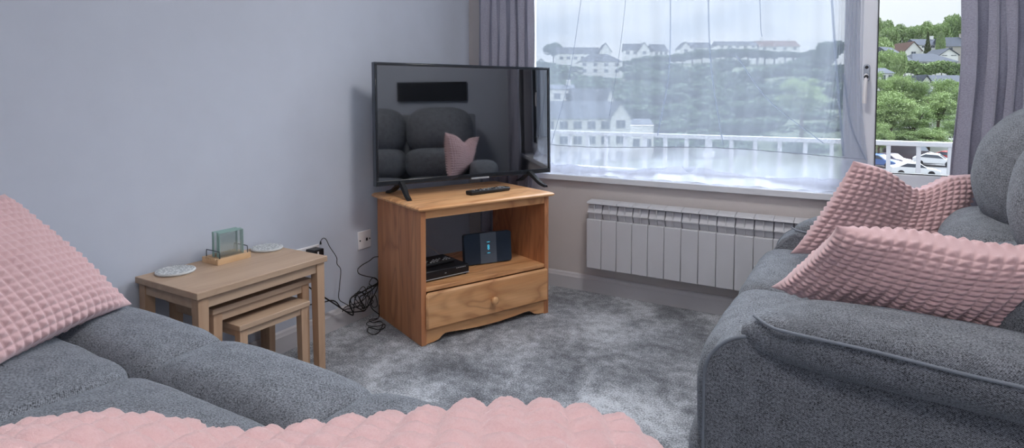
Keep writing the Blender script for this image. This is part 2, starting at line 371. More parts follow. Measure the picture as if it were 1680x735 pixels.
# net curtain: voile sheet in the reveal, hem band below and creases
nx, nz = 260, 70
u = np.linspace(0, 1, nx+1)[:, None]; v = np.linspace(0, 1, nz+1)[None, :]
NX0, NX1 = -1.66, .0
def net_surface(u, v, ztop=2.11, zbot=.785, flare=True):
    us = u**.9*1.0
    xt = NX0+(NX1-.028-NX0)*np.clip(u*1.09-np.clip(u-.86, 0, 1)*.64, 0, 1); xb = NX0+.10*(1-u)**3+(NX1+.012-NX0)*u
    w = np.clip((v-.55)/.45, 0, 1)**2.2
    x = xt*(1-w)+xb*w
    fold = .010*np.sin(2*PI*(u*7+.25*v))*(1-.3*v)+.006*np.sin(2*PI*(u*17-.4*v)+1)
    gather = np.exp(-((u-.95)/.06)**2)*.014*np.sin(2*PI*u*46)*(1-w)
    y = 3.0+fold+gather
    z = ztop+(zbot-ztop)*v
    return x, y+0*z, z+0*x
x, y, z = net_surface(u, v); z = z-.012*np.sin(2*PI*u*1.1+.4)*v**3
net = link('net_curtain', grid_mesh('net_curtain', np.stack([x, y, z], -1)), M['net'], smooth=4)
tag(net, 'sheer white net curtain hanging in the window behind the television', 'net curtain')
# hem band: double cloth, slumps and puddles on the sill
hb = np.linspace(0, 1, 25)[None, :]; xb, yb, zb = x[:, -1:], y[:, -1:], z[:, -1:]
s = hb; drop = .128
pud = .010+.008*np.sin(2*PI*u*3.3+1)+.006*np.sin(2*PI*u*8)
Zh = zb-drop*s-.012*s*np.sin(2*PI*u*2.1)*np.sin(PI*s); Zh = np.maximum(Zh, .626+.012*np.abs(np.sin(2*PI*u*5+s*3))*s)
Yh = yb-.030*np.sin(PI*s*.9)*(.5+.5*np.sin(2*PI*u*2.6+2*s))-.008*np.sin(2*PI*u*11+4*s)*s-.02*s
hem = link('hem', grid_mesh('hem', np.stack([xb+.012*np.sin(2*PI*u*6)*s, Yh, Zh], -1)), M['nethem'], net, smooth=4)
Yp = np.concatenate([Yh[:, -1:]+0*s[:, :1], Yh[:, -1:]-.020-.02*np.sin(2*PI*u*2)**2, Yh[:, -1:]+.006], 1); Zp = np.concatenate([Zh[:, -1:]+.022+.012*np.sin(2*PI*u*2.3+.5), .6245+0*u+.006*np.abs(np.sin(2*PI*u*9)), .6245+0*u], 1)
link('hem_puddle', grid_mesh('hem_puddle', np.stack([xb+0*Yp, Yp, Zp], -1)), M['netpud'], net, smooth=4)
bm = bmesh.new(); tube(bm, [Vector((float(x[i, -1]), float(y[i, -1])-.002, float(z[i, -1]))) for i in range(0, nx+1, 4)], .0016, 6, 0); obj('hem_seam', bm, plain('voile_seam', srgb(165, 172, 190), .8), net)
# creases: pinched double folds running down the voile
cr = [((962, -60), (935, 120), (905, 236), .004), ((1100, -60), (1098, 110), (1079, 222), .007), ((1161, -60), (1166, 100), (1186, 236), .007), ((1209, 92), (1262, 165), (1352, 236), .008),
      ((1361, -60), (1372, 110), (1384, 256), .010), ((1384, 120), (1396, 205), (1421, 262), .008), ((1032, -60), (1020, 60), (1000, 190), .003), ((1245, -60), (1248, 40), (1250, 60), .004)]
bm = bmesh.new()
for a, b, c, wd in cr:
    P = smoothpts([on(*q, 1, 2.985) for q in (a, b, c)], 10)
    for lay in (0, .003):
        A = [(bm.verts.new((p.x-wd*.5, p.y-lay, p.z)), bm.verts.new((p.x, p.y-lay-.004, p.z)), bm.verts.new((p.x+wd*.5, p.y-lay, p.z))) for p in P]
        for q, r_ in zip(A, A[1:]): bm.faces.new((q[0], q[1], r_[1], r_[0])); bm.faces.new((q[1], q[2], r_[2], r_[1]))
obj('crease', bm, M['net'], net)
bm = bmesh.new(); cyl(bm, (WX0+.002, 3.0, 2.112), (NX1+.1, 3.0, 2.112), .004); obj('net_wire', bm, M['chrome'], net)

# ------------------------------------------------------------------ radiator
RX0, P0, NS, RZ0, RZ1, RY = -1.238, .0815, 13, .155, .502, 2.862
rad = thing('radiator', 'white panelled electric radiator with ten visible columns below the window sill', 'radiator', (RX0, 2.95, .155))
bm = bmesh.new(); box(bm, RX0+.004, RX0+P0*NS-.004, RY+.030, 2.9595, RZ0+.02, RZ1-.014); obj('body', bm, M['radgap'], rad, world=True)
for i in range(NS):
    a = RX0+i*P0; b = a+P0
    bm = bmesh.new(); box(bm, a+.0008, b-.0012, RY, RY+.034, RZ0, .411); pn = obj('column_panel', bm, M['rad'], rad, world=True, bevel=.003)
    bm = bmesh.new(); m_ = (a+b)/2
    # vaned head above each panel: top cap, cross rib, centre fin and curved web
    prism(bm, [(RY+.002, .492), (RY+.006, .5), (RY+.07, RZ1+.004), (RY+.07, .494), (RY+.01, .488)], 0, a+.001, b-.001)
    prism(bm, [(RY+.012, .411), (RY+.006, .488), (RY+.05, .488), (RY+.05, .411)], 0, m_-.0018, m_+.0018)
    prism(bm, [(RY+.004, .443), (RY+.004, .447), (RY+.03, .452), (RY+.03, .445)], 0, a+.002, b-.002)
    prism(bm, [(RY+.026, .411), (RY+.012, .447), (RY+.030, .488), (RY+.034, .488), (RY+.034, .411)], 0, a+.003, b-.003)
    obj('vent_head', bm, M['rad'], rad, world=True)
    bm = bmesh.new(); cyl(bm, (m_, RY+.02, RZ0-.007), (m_, RY+.02, RZ0+.004), .006, seg=12); obj('foot_plug', bm, M['rad'], rad, world=True)

# ------------------------------------------------------------------ pine television cabinet (own axes: x along its front, y into its depth)
CL = (-1.576, 1.931, 0); CR = R(66.23); W_, D_, HH = .682, .446, .567
cab = thing('television_cabinet', 'orange pine cabinet with open shelf and one drawer in the corner under the television', 'cabinet', CL, CR)
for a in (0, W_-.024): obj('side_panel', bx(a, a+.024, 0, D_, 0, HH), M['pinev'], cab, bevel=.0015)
bm = bmesh.new(); o = .02
prof = [(-.001, .567), (-.014, .569), (-.020, .575), (-.020, .580), (-.012, .586), (-.006, .588)]
def ring(d, z): return [(-d, -d, z), (W_+d, -d, z), (W_+d, D_+.02, z), (-d, D_+.02, z)]
rs = [[bm.verts.new(p) for p in ring(-a, z)] for a, z in prof]
for a, b in zip(rs, rs[1:]):
    for i in range(4): bm.faces.new((a[i], a[(i+1) % 4], b[(i+1) % 4], b[i]))
bm.faces.new(rs[0][::-1]); bm.faces.new(rs[-1]); obj('top_board', bm, M['pineh'], cab, smooth=.5)
obj('top_rail', bx(.024, W_-.024, .004, .024, .535, .567), M['pineh'], cab)
obj('shelf', bx(.024, W_-.024, .002, D_-.006, .225, .243), M['pineh'], cab, bevel=.002)
obj('bottom_panel', bx(.024, W_-.024, .02, D_-.01, .058, .068), M['pineh'], cab)
obj('back_panel', bx(.024, W_-.024, D_-.012, D_-.006, .068, .225), M['pineh'], cab)
bm = bmesh.new(); sc = [(0.024, .066), (.024, 0), (.03, .004), (.06, .006), (.085, .012), (.1, .024), (.115, .031), (.14, .031), (.2, .025), (.28, .020), (W_/2, .019)]
sc2 = [(W_-a, z) for a, z in sc[::-1]]; pts = sc+sc2[1:]; prism(bm, pts, 1, .004, .022); obj('plinth_apron', bm, M['pineh'], cab, smooth=.4)
dr = obj('drawer', bx(.018, W_-.012, -.016, .002, .066, .224), M['pineh'], cab)
b_ = dr.modifiers.new('bev', 'BEVEL'); b_.width = .013; b_.segments = 1; b_.limit_method = 'ANGLE'
bm = bmesh.new(); lathe(bm, [(.008, 0), (.0065, .008), (.010, .013), (.0165, .018), (.018, .024), (.0155, .030), (.008, .033)], 24, Matrix.Translation((.345, -.016, .137)) @ Matrix.Rotation(PI/2, 4, 'X'))
obj('knob', bm, M['pineh'], dr, smooth=1)
def cw(u, v, z): c, s = math.cos(CR), math.sin(CR); return Vector((CL[0]+u*c-v*s, CL[1]+u*s+v*c, z))

# ------------------------------------------------------------------ television
TVY = -1.1; TVT = -1.0
tu = Vector((.432, .902, 0)).normalized(); TA = math.atan2(tu.y, tu.x)+R(TVY)
tvc = Vector((-1.657, 2.41, .588)); tvc = Vector((-1.862, 1.979, .588))+tu*.4785
tv = thing('television', 'wide flat black television with a glossy screen on two splayed feet', 'television', tvc, TA)
TW, TZ0, TZ1 = .957, .058, .607; hw = TW/2
obj('housing', bx(-hw+.05, hw-.05, .022, .055, TZ0+.03, TZ1-.14), M['blackm'], tv, bevel=.012).rotation_euler = (R(TVT), 0, 0)
bm = bmesh.new(); bw = .011; bb = .020
for a in ((-hw, hw, TZ1-bw, TZ1), (-hw, hw, TZ0, TZ0+bb), (-hw, -hw+bw, TZ0+bb, TZ1-bw), (hw-bw, hw, TZ0+bb, TZ1-bw)): box(bm, a[0], a[1], -.008, .024, a[2], a[3])
obj('bezel', bm, M['bezel'], tv, bevel=.002).rotation_euler = (R(TVT), 0, 0)
obj('screen', bx(-hw+bw, hw-bw, -.003, .020, TZ0+bb, TZ1-bw), M['screen'], tv, smooth=None).rotation_euler = (R(TVT), 0, 0)
bm = bmesh.new(); eb = .0025  # metal strip added to stand in for bright highlights along the bezel edge
for a in ((-hw-eb, hw+eb, TZ1, TZ1+eb), (-hw-eb, hw+eb, TZ0-eb, TZ0), (-hw-eb, -hw, TZ0, TZ1), (hw, hw+eb, TZ0, TZ1)): box(bm, a[0], a[1], -.006, .026, a[2], a[3])
obj('edge_highlight', bm, M['dmetal'], tv).rotation_euler = (R(TVT), 0, 0)
obj('receiver_strip', bx(.0, .10, -.0092, -.004, TZ0-.004, TZ0+.004), M['btn'], tv)
for sx in (-1, 1):
    bm = bmesh.new(); x = .352*sx-.005
    for sy, reach in ((-1, .128), (1, .135)):
        pts = [Vector((x, 0, TZ0+.004)), Vector((x+.004*sx, sy*.035, .047)), Vector((x+.010*sx, sy*.085, .018)), Vector((x+.016*sx, sy*reach, .006))]
        P = smoothpts(pts, 6); prev = None
        for i, p in enumerate(P):
            w2 = .017-.006*i/len(P); hgt = .013-.008*i/len(P)
            q = [bm.verts.new(p+Vector((a*w2, 0, b*hgt if b > 0 else -min(.006, p.z)+.0002))) for a, b in ((-1, -1), (1, -1), (.6, 1), (-.6, 1))]
            if prev:
                for k in range(4): bm.faces.new((prev[k], prev[(k+1) % 4], q[(k+1) % 4], q[k]))
            else: bm.faces.new(q)
            prev = q
        bm.faces.new(prev[::-1])
    obj('foot', bm, M['blackm'], tv, smooth=.5)

def remote(name, label, loc, rz, L, Wd, Hh, nb, mat=M['blackm'], z0=0):
    t = thing(name, label, 'remote control', loc, rz)
    bm = bmesh.new(); pr = [(-Wd/2*.8, 0), (Wd/2*.8, 0), (Wd/2, Hh*.55), (Wd/2*.92, Hh), (-Wd/2*.92, Hh), (-Wd/2, Hh*.55)]
    prism(bm, pr, 0, -L/2, L/2); obj('body', bm, mat, t, bevel=.003)
    for i in range(nb):
        for j in range(3):
            x = -L/2+L*.14+(L*.72)*i/(nb-1); y = (j-1)*Wd*.27
            bm = bmesh.new(); cyl(bm, (x, y, Hh), (x, y, Hh+.0022), Wd*.085, seg=12); obj('button', bm, M['btn'] if (i*3+j) % 4 else M['black'], t)
    return t
pc = cw(.435, .150, .588); remote('remote_control', 'long black remote control lying on the cabinet top before the television', pc, CR+.10, .235, .050, .019, 8)

# ------------------------------------------------------------------ shelf contents
ZS = .2432
pl_ = cw(.145, .19, ZS); dvd = thing('disc_player', 'flat black disc player box on the cabinet shelf left of the router', 'disc player', pl_, CR+.06)
bm = bmesh.new(); box(bm, -.115, .13, -.12, .10, .004, .045); obj('body', bm, M['black'], dvd, bevel=.004)
bm = bmesh.new(); box(bm, -.112, .128, -.1225, -.1195, .008, .0112); obj('silver_trim', bm, M['btn'], dvd)
bm = bmesh.new()
for i in range(6): box(bm, .06+i*.009, .066+i*.009, -.1212, -.1195, .036, .0385)
obj('front_print', bm, M['btn'], dvd); obj('front_button', bx(.0, .008, -.1212, -.1195, .024, .027), M['btn'], dvd)
for a in (-.1, .115):
    for b in (-.105, .085): bm = bmesh.new(); cyl(bm, (a, b, 0), (a, b, .005), .008, seg=12); obj('foot', bm, M['blackm'], dvd)
pr_ = cw(.155, .15, ZS+.0455); remote('remote_control', 'short black remote control with pale buttons on the disc player', pr_, CR+.16, .17, .052, .018, 8)
rt = thing('router', 'dark blue slab router with a glowing cyan mark on the cabinet shelf', 'router', cw(.440, .155, ZS), CR-.17)
lean = Matrix.Rotation(-.10, 4, 'X')
def rrect(w, h, r, n=6): return [(sx*(w/2-r)+r*math.cos(a0+k*PI/2/n), h/2+sz*(h/2-r)+r*math.sin(a0+k*PI/2/n)) for sx, sz, a0 in ((1, 1, 0), (-1, 1, PI/2), (-1, -1, PI), (1, -1, 3*PI/2)) for k in range(n+1)]
lift = Matrix.Translation((0, .012, .003))
bm = bmesh.new(); prism(bm, rrect(.246, .146, .013), 1, -.014, .014, mtx=lift @ lean); obj('casing', bm, M['router'], rt, bevel=.002)
bm = bmesh.new(); box(bm, -.042, .042, -.0155, -.0138, .001, .145, mtx=lift @ lean); obj('front_band', bm, M['routerm'], rt)
bm = bmesh.new()
def arcstrip(bm, cx, cz, w, sag, t, y=-.0165):
    pts = [(cx-w/2+w*i/12, cz-sag*math.sin(PI*i/12)) for i in range(13)]; A = pts+[(a, b+t*math.sin(PI*max(.08, min(.92, k/12)))) for k, (a, b) in list(enumerate(pts))[::-1]]
    prism(bm, A, 1, y, y+.002, mtx=lift @ lean)
arcstrip(bm, 0, .103, .050, .0035, .0014); obj('slot_line', bm, M['black'], rt)
bm = bmesh.new(); arcstrip(bm, 0, .047, .050, -.0035, -.0014); obj('slot_line', bm, M['black'], rt)
bm = bmesh.new(); arcstrip(bm, 0, .1008, .020, .0012, .0028, -.0172); obj('status_bar', bm, M['led'], rt)
bm = bmesh.new(); arcstrip(bm, 0, .0492, .020, -.0012, -.0028, -.0172); obj('status_bar', bm, M['led'], rt)
bm = bmesh.new()
for cz in (.0705, .0815):
    for k in range(9):
        a = 2*PI*k/9; cyl_c = lift @ lean @ Vector((.0040*math.cos(a), -.0168, cz+.0048*math.sin(a))); cyl(bm, cyl_c, cyl_c+Vector((0, .0018, 0)), .0016, seg=10)
obj('light_mark', bm, M['led'], rt)
bm = bmesh.new(); tube(bm, [cw(.02, .42, .335), cw(.10, .43, .345), cw(.19, .43, .335), cw(.27, .40, .29), cw(.30, .36, .252)], .003, 8)
tag(obj('grey_cable', bm, M['greyc']), 'thin grey cable arching behind the boxes on the cabinet shelf', 'cable')

# ------------------------------------------------------------------ nest of tables
def table(label, x0, x1, y0, y1, zt, th, lw, ap, inset, taper=.75):
    t = thing('nesting_table', label, 'table', ((x0+x1)/2, (y0+y1)/2, 0), 0)
    obj('tabletop', bx(x0, x1, y0, y1, zt-th, zt), M['oakh'], t, world=True, bevel=.002)
    for a in (x0+inset, x1-inset-lw):
        for b in (y0+inset, y1-inset-lw):
            v = bmesh.new(); q = box(v, a, a+lw, b, b+lw, 0, zt-th)
            for p in q:
                if p.co.z < .01:   # inner faces taper towards the foot
                    if a < (x0+x1)/2 and p.co.x > a+.001 or a > (x0+x1)/2 and p.co.x < a+lw-.001: p.co.x += (-1 if a < (x0+x1)/2 else 1)*lw*(1-taper)*.6
                    if b < (y0+y1)/2 and p.co.y > b+.001 or b > (y0+y1)/2 and p.co.y < b+lw-.001: p.co.y += (-1 if b < (y0+y1)/2 else 1)*lw*(1-taper)*.6
            obj('leg', v, M['oakv'], t, world=True, bevel=.001)
    i2 = inset+.004; k = .014
    for a in (x0+i2, x1-i2-k):
        if a > (x0+x1)/2 or True: obj('apron', bx(a, a+k, y0+inset+lw, y1-inset-lw, zt-th-ap, zt-th), M['oakh'], t, world=True)
    for b in (y0+i2, y1-i2-k): obj('apron', bx(x0+inset+lw, x1-inset-lw, b, b+k, zt-th-ap, zt-th), M['oakh'], t, world=True)
    return t
table('largest light wood nesting table holding two round coasters by the left wall', -2.022, -1.685, 1.032, 1.53, .462, .021, .034, .034, .008)
table('middle light wood nesting table tucked under the largest one', -1.975, -1.722, 1.104, 1.487, .385, .018, .030, .028, .006)
table('smallest light wood nesting table pulled forward lowest in the nest', -1.905, -1.690, 1.172, 1.452, .317, .018, .028, .024, .006)

def coaster(label, x, y, r):
    t = thing('coaster', label, 'coaster', (x, y, .462), 0)
    bm = bmesh.new(); lathe(bm, [(r*.95, 0), (r, .003), (r, .006), (r*.975, .0085), (r*.93, .0088)], 48); obj('rim', bm, M['mrim'], t, smooth=1)
    bm = bmesh.new(); lathe(bm, [(r*.93, .0080), (r*.93, .0094), (r*.5, .0096)], 48); obj('mosaic_face', bm, M['mosaic'], t, smooth=1)
coaster('round grey mosaic coaster on the left end of the largest nesting table', -1.958, 1.128, .060)
coaster('round grey mosaic coaster behind the glass coaster rack', -1.957, 1.480, .058)
rk = thing('coaster_rack', 'small pale wooden rack holding upright square glass coasters', 'coaster rack', (-1.955, 1.305, .462))
bm = bmesh.new(); X0, X1, Y0, Y1, ZR = -1.998, -1.908, 1.246, 1.374, .4622
pts = [(X0, ZR), (X1, ZR), (X1, ZR+.020)]; ns = 6; gw = .010
xs = [X1-.014-i*(.066/ns) for i in range(ns)]
for xx in xs: pts += [(xx+.0025, ZR+.020), (xx, ZR+.013), (xx-.0025, ZR+.020)]
pts += [(X0, ZR+.020)]
prism(bm, pts, 1, Y0, Y1); obj('wooden_base', bm, M['rack'], rk, world=True, smooth=.4)
for yy in (Y0+.010, Y1-.010):
    bm = bmesh.new(); a, b = X0+.010, X1-.004; zz = ZR+.018
    tube(bm, [(a, yy, zz), (a, yy, zz+.020), (a+.002, yy, zz+.024), (a+.006, yy, zz+.026), (b-.006, yy, zz+.026), (b-.002, yy, zz+.024), (b, yy, zz+.020), (b, yy, zz)], .0015, 8, 3)
    obj('wire_hoop', bm, M['dmetal'], rk, world=True)
for i, xx in enumerate(xs[:5]):
    t = thing('glass_coaster', ['frontmost', 'second from front', 'middle', 'fourth from front', 'rearmost'][i]+' square green-tinted glass coaster standing in the wooden rack', 'coaster', (xx, 1.31, ZR+.0145), 0, 'glass coasters in the rack')
    ya = 1.262+.003*((i*7) % 3); yb = ya+.092; zb = ZR+.0145
    obj('pane', bx(xx-.0016, xx+.0016, ya+.001, yb-.001, zb+.001, zb+.091), M['coaster_glass'], t, world=True, smooth=None)
    bm = bmesh.new(); e = .0014
    for q in ((ya-.0004, ya+e, zb, zb+.092), (yb-e, yb+.0004, zb, zb+.092), (ya, yb, zb+.092-e, zb+.0924)): box(bm, xx-.0018, xx+.0018, *q)
    obj('ground_edge', bm, M['glass_edge'], t, world=True)

# ------------------------------------------------------------------ wall sockets, adapter, cables
ps = thing('wall_socket', 'square white telephone socket plate on the left wall beside the cabinet', 'socket', (XL, 2.075, .366))
obj('plate', bx(XL, XL+.008, 2.033, 2.118, .324, .410), M['white'], ps, world=True, bevel=.003)
for yy in (2.044, 2.107): bm = bmesh.new(); cyl(bm, (XL+.007, yy, .367), (XL+.0095, yy, .367), .004, seg=12); obj('screw', bm, M['dmetal'], ps, world=True)
bm = bmesh.new(); box(bm, XL+.007, XL+.0088, 2.082, 2.094, .360, .374); obj('jack', bm, M['black'], ps, world=True)
p2 = thing('wall_socket', 'white double power socket behind the right end of the nesting tables', 'socket', (XL, 1.72, .36))
obj('plate', bx(XL, XL+.009, 1.655, 1.80, .318, .405), M['white'], p2, world=True, bevel=.003)
for yy in (1.70, 1.755): obj('rocker_switch', bx(XL+.008, XL+.012, yy-.006, yy+.006, .385, .399), M['white'], p2, world=True)
ad = thing('power_adapter', 'black plug-in power adapter with a cable above the table corner', 'power adapter', (XL+.03, 1.80, .36))
obj('case', bx(XL+.0095, XL+.062, 1.725, 1.778, .335, .398), M['black'], ad, world=True, bevel=.003)
obj('rating_label', bx(XL+.0617, XL+.0626, 1.742, 1.750, .372, .390), M['white'], ad, world=True)
def wc(pts, x): return [on(a, b, 0, x if not isinstance(x, (list, tuple)) else x[i]) for i, (a, b) in enumerate(pts)]
bm = bmesh.new(); cp = on(527, 402, 0, XL+.03)
pts = [on(*q, 0, XL+.035) for q in ((526, 401), (526, 396), (530, 391), (535, 393), (541, 405), (552, 422), (553, 433), (559, 443), (557, 470), (556, 490), (566, 498), (580, 504), (598, 500))]
tube(bm, pts, .0017, 8); cyl(bm, pts[0], pts[1], .0045, .003, seg=12); obj('lead', bm, M['cable'], ad, world=True)
def cable(label, pts, r, name='cable'):
    bm = bmesh.new(); tube(bm, pts, r, 8); return tag(obj(name, bm, M['cable']), label, 'cable')
def lw(L, x=XL+.05): return [on(a, b, 0, x) for a, b in L]
cable('thick black cable sagging from behind the tables towards the tangle', lw([(505, 470), (529, 486), (545, 496), (563, 508), (578, 517), (579, 512), (574, 500), (577, 488), (592, 480), (612, 469), (622, 463)]), .0032, 'thick_cable')
cable('black cable curving from behind the tables to the cabinet side', lw([(508, 500), (530, 496), (543, 493), (552, 496), (560, 506), (572, 512), (590, 511), (599, 509), (596, 500), (590, 488), (600, 482), (612, 474), (620, 463)], XL+.055), .0027, 'power_cable')
cable('black cable looping from high on the cabinet side to the skirting', lw([(624, 421), (614, 422), (606, 428), (594, 435), (587, 442), (589, 449), (600, 453), (613, 456), (620, 462), (616, 470), (606, 466), (611, 456), (619, 459), (619, 472), (611, 490), (608, 500), (612, 508), (624, 517)], XL+.062), .0021, 'looped_cable')
tg = []
rr = random.Random(3)
zz = [(597, 508), (581, 486), (592, 479), (600, 484), (612, 494), (607, 500), (592, 507), (578, 499), (576, 490), (586, 484), (597, 506), (600, 488), (588, 478), (582, 498), (599, 509), (611, 482), (604, 470), (590, 500), (566, 508), (562, 511), (568, 503), (594, 494), (608, 478), (601, 505), (614, 484), (619, 500), (612, 504), (606, 490), (596, 470), (583, 490), (580, 512)]
cable('tangled knot of thin black cables hanging against the wall by the cabinet', [on(a, b, 0, XL+.045+.03*rr.random()) for a, b in zz], .0018, 'cable_tangle')
fl_ = [(622, 500), (617, 508), (622, 518), (617, 524), (607, 527), (601, 531), (607, 535), (620, 535), (631, 532), (630, 538), (620, 541), (606, 537), (603, 543), (609, 548), (619, 547), (625, 539), (628, 531), (623, 527), (612, 529), (606, 525), (620, 522)]
cable('small coil of thin black cable lying on the carpet beside the cabinet', [on(fl_[0][0], fl_[0][1], 0, XL+.07)]+[on(a, b, 2, .004+.003*(i % 3)) for i, (a, b) in enumerate(fl_[2:])], .0018, 'coiled_cable')
# ------------------------------------------------------------------ sofas
S = M['sofa']
sr = thing('sofa', 'grey tweed two-seat recliner sofa with padded arms facing the left wall', 'sofa', (.2, 2.0, 0))
def side_panel(y0, y1, outer):
    pts = [(-.305, .05), (-.305, .40)] + [(-.305+.115*(1-math.cos(t)), .40+.125*math.sin(t)) for t in [PI/2*i/8 for i in range(1, 9)]] + [(-.05, .528), (.2, .52), (.60, .515), (.60, .05)]
    n = len(pts); bm = bmesh.new(); uvl = bm.loops.layers.uv.new('UVMap')
    A = [bm.verts.new((a, y0, z)) for a, z in pts]; B = [bm.verts.new((a, y1, z)) for a, z in pts]
    fs = [bm.faces.new(A), bm.faces.new(B[::-1])]+[bm.faces.new((A[i], A[(i+1) % n], B[(i+1) % n], B[i])) for i in range(n)]
    for f in fs:
        for l in f.loops: c = l.vert.co; l[uvl].uv = (c.x+(c.y if abs(f.normal.x) > .0 else 0), c.z) if f in fs[:2] else (c.y, c.z+c.x)
    o = obj('side_panel', bm, S, sr, world=True, smooth=.6, bevel=.012); o.modifiers['bevel'].segments = 3
    bm = bmesh.new(); yy = outer; tube(bm, [(a+(.004 if i < 3 else 0), yy, z-.003) for i, (a, z) in enumerate(pts[:11])], .0045, 8, 2); obj('piping', bm, M['pipe'], o)
M['pipe'] = plain('grey_piping', srgb(128, 134, 144), .9)
side_panel(1.365, 1.475, 1.369); side_panel(2.505, 2.64, 2.636)
def armwarp(sg):
    def f(p, q):
        x, y, z = q; p = p.copy()
        t = (p.x+.37)/.74
        if p.x < -.20: # nose dips and narrows
            k = min(1, (-.20-p.x)/.16); p.z = p.z*(1-.30*k*k)-.012*k*k; p.y *= 1-.12*k*k
        p.z += .010*math.cos(p.x*4)-.026*t
        if z < 0: p.y += sg*.012*(-z)
        return p
    return f
for yc, sg in ((1.412, 1), (2.575, -1)):
    a = puff('armrest', (.145, yc, .534), (.745, .215, .132), S, sr, k=3.2, crown=(0, 0, .004), n=34, warp=armwarp(sg))
    bm = bmesh.new()
    if sg > 0: tube(bm, [on(*q, 1, (1.372, 1.330, 1.306, 1.300, 1.300, 1.302)[i]) for i, q in enumerate(((1237, 518), (1262, 535), (1296, 546), (1435, 577), (1574, 612), (1720, 645)))], .0035, 8, 4)
    else: tube(bm, [(-.235, 2.50, .545), (-.2, 2.487, .535), (-.1, 2.474, .535), (.2, 2.474, .53), (.45, 2.476, .53)], .0035, 8, 4)
    obj('piping', bm, M['pipe'], a)
def frontroll(amount, ax):
    return None
for y0, y1 in ((1.452, 1.955), (1.955, 2.515)):
    yc = (y0+y1)/2; w = y1-y0
    puff('front_pad', (-.222, yc, .305), (.25, w+.008, .325), S, sr, k=3.4, crown=(.008, 0, .008), n=26, ka=(1, 8))
    puff('seat_cushion', (.10, yc, .385), (.49, w+.006, .165), S, sr, k=5., crown=(0, 0, .015), n=26, ka=(1, 8))
    puff('footrest', (-.262, yc, .135), (.215, w, .17), S, sr, k=6., crown=(.01, 0, 0), n=14)
    def bw(p, q, w=w):
        p = p.copy(); p.x += .10*(p.z)+.03*(q[1]**2); return p
    puff('lumbar_pad', (.365, yc, .575), (.30, w+.004, .250), S, sr, k=3.6, crown=(.02, 0, .0), n=26, warp=bw)
    puff('back_cushion', (.492, yc, .828), (.325, w+.002, .405), S, sr, k=2.9, crown=(.05, 0, .0), n=30, warp=bw)
bm = bmesh.new(); prism(bm, [(.50, .05), (.44, .55), (.56, .97), (.74, .97), (.76, .05)], 1, 1.44, 2.54); obj('back_frame', bm, S, sr, world=True, bevel=.02)
bm = bmesh.new(); box(bm, -.16, .5, 1.475, 2.505, .05, .305); obj('base', bm, M['blackm'], sr, world=True)
for a in (-.2, .55):
    for b in (1.42, 2.57): bm = bmesh.new(); cyl(bm, (a, b, 0), (a, b, .052), .02, .025); obj('foot', bm, M['blackm'], sr, world=True)

sl = thing('sofa', 'long grey tweed sofa in the foreground with quilted seat pads beside the left wall', 'sofa', (-1.1, .3, 0))
for x0, x1 in ((-1.875, -1.352), (-1.352, -.85), (-.855, -.345)):
    xc = (x0+x1)/2; w = x1-x0
    def fr(p, q):
        p = p.copy(); p.z -= .30*max(0, p.y-.01)**2*4 if q[2] > 0 else 0; return p
    puff('front_pad', (xc, .806, .314), (w+.005, .258, .302), S, sl, k=4.0, crown=(0, .004, .010), n=38, warp=fr, ka=(0, 8))
    puff('seat_cushion', (xc, .412, .367), (w+.005, .580, .187), S, sl, k=7, crown=(0, 0, .014), n=38, ka=(0, 8))
    puff('footrest', (xc, .800, .14), (w, .24, .17), S, sl, k=6., n=12)
    def bw2(p, q):
        p = p.copy(); p.y -= .12*p.z+.02*(q[0]**2); return p
    puff('back_cushion', (xc, -.03, .575), (w+.005, .24, .30), S, sl, k=3.2, crown=(0, .03, 0), n=24, warp=bw2)
obj('base', bx(-1.86, -.36, .14, .68, .05, .285), M['blackm'], sl, world=True)
obj('back_frame', bx(-1.87, -.35, -.34, -.15, .05, .66), S, sl, world=True, bevel=.03)
for a in (-1.8, -.42):
    for b in (.2, .6): bm = bmesh.new(); cyl(bm, (a, b, 0), (a, b, .052), .02, .025); obj('foot', bm, M['blackm'], sl, world=True)

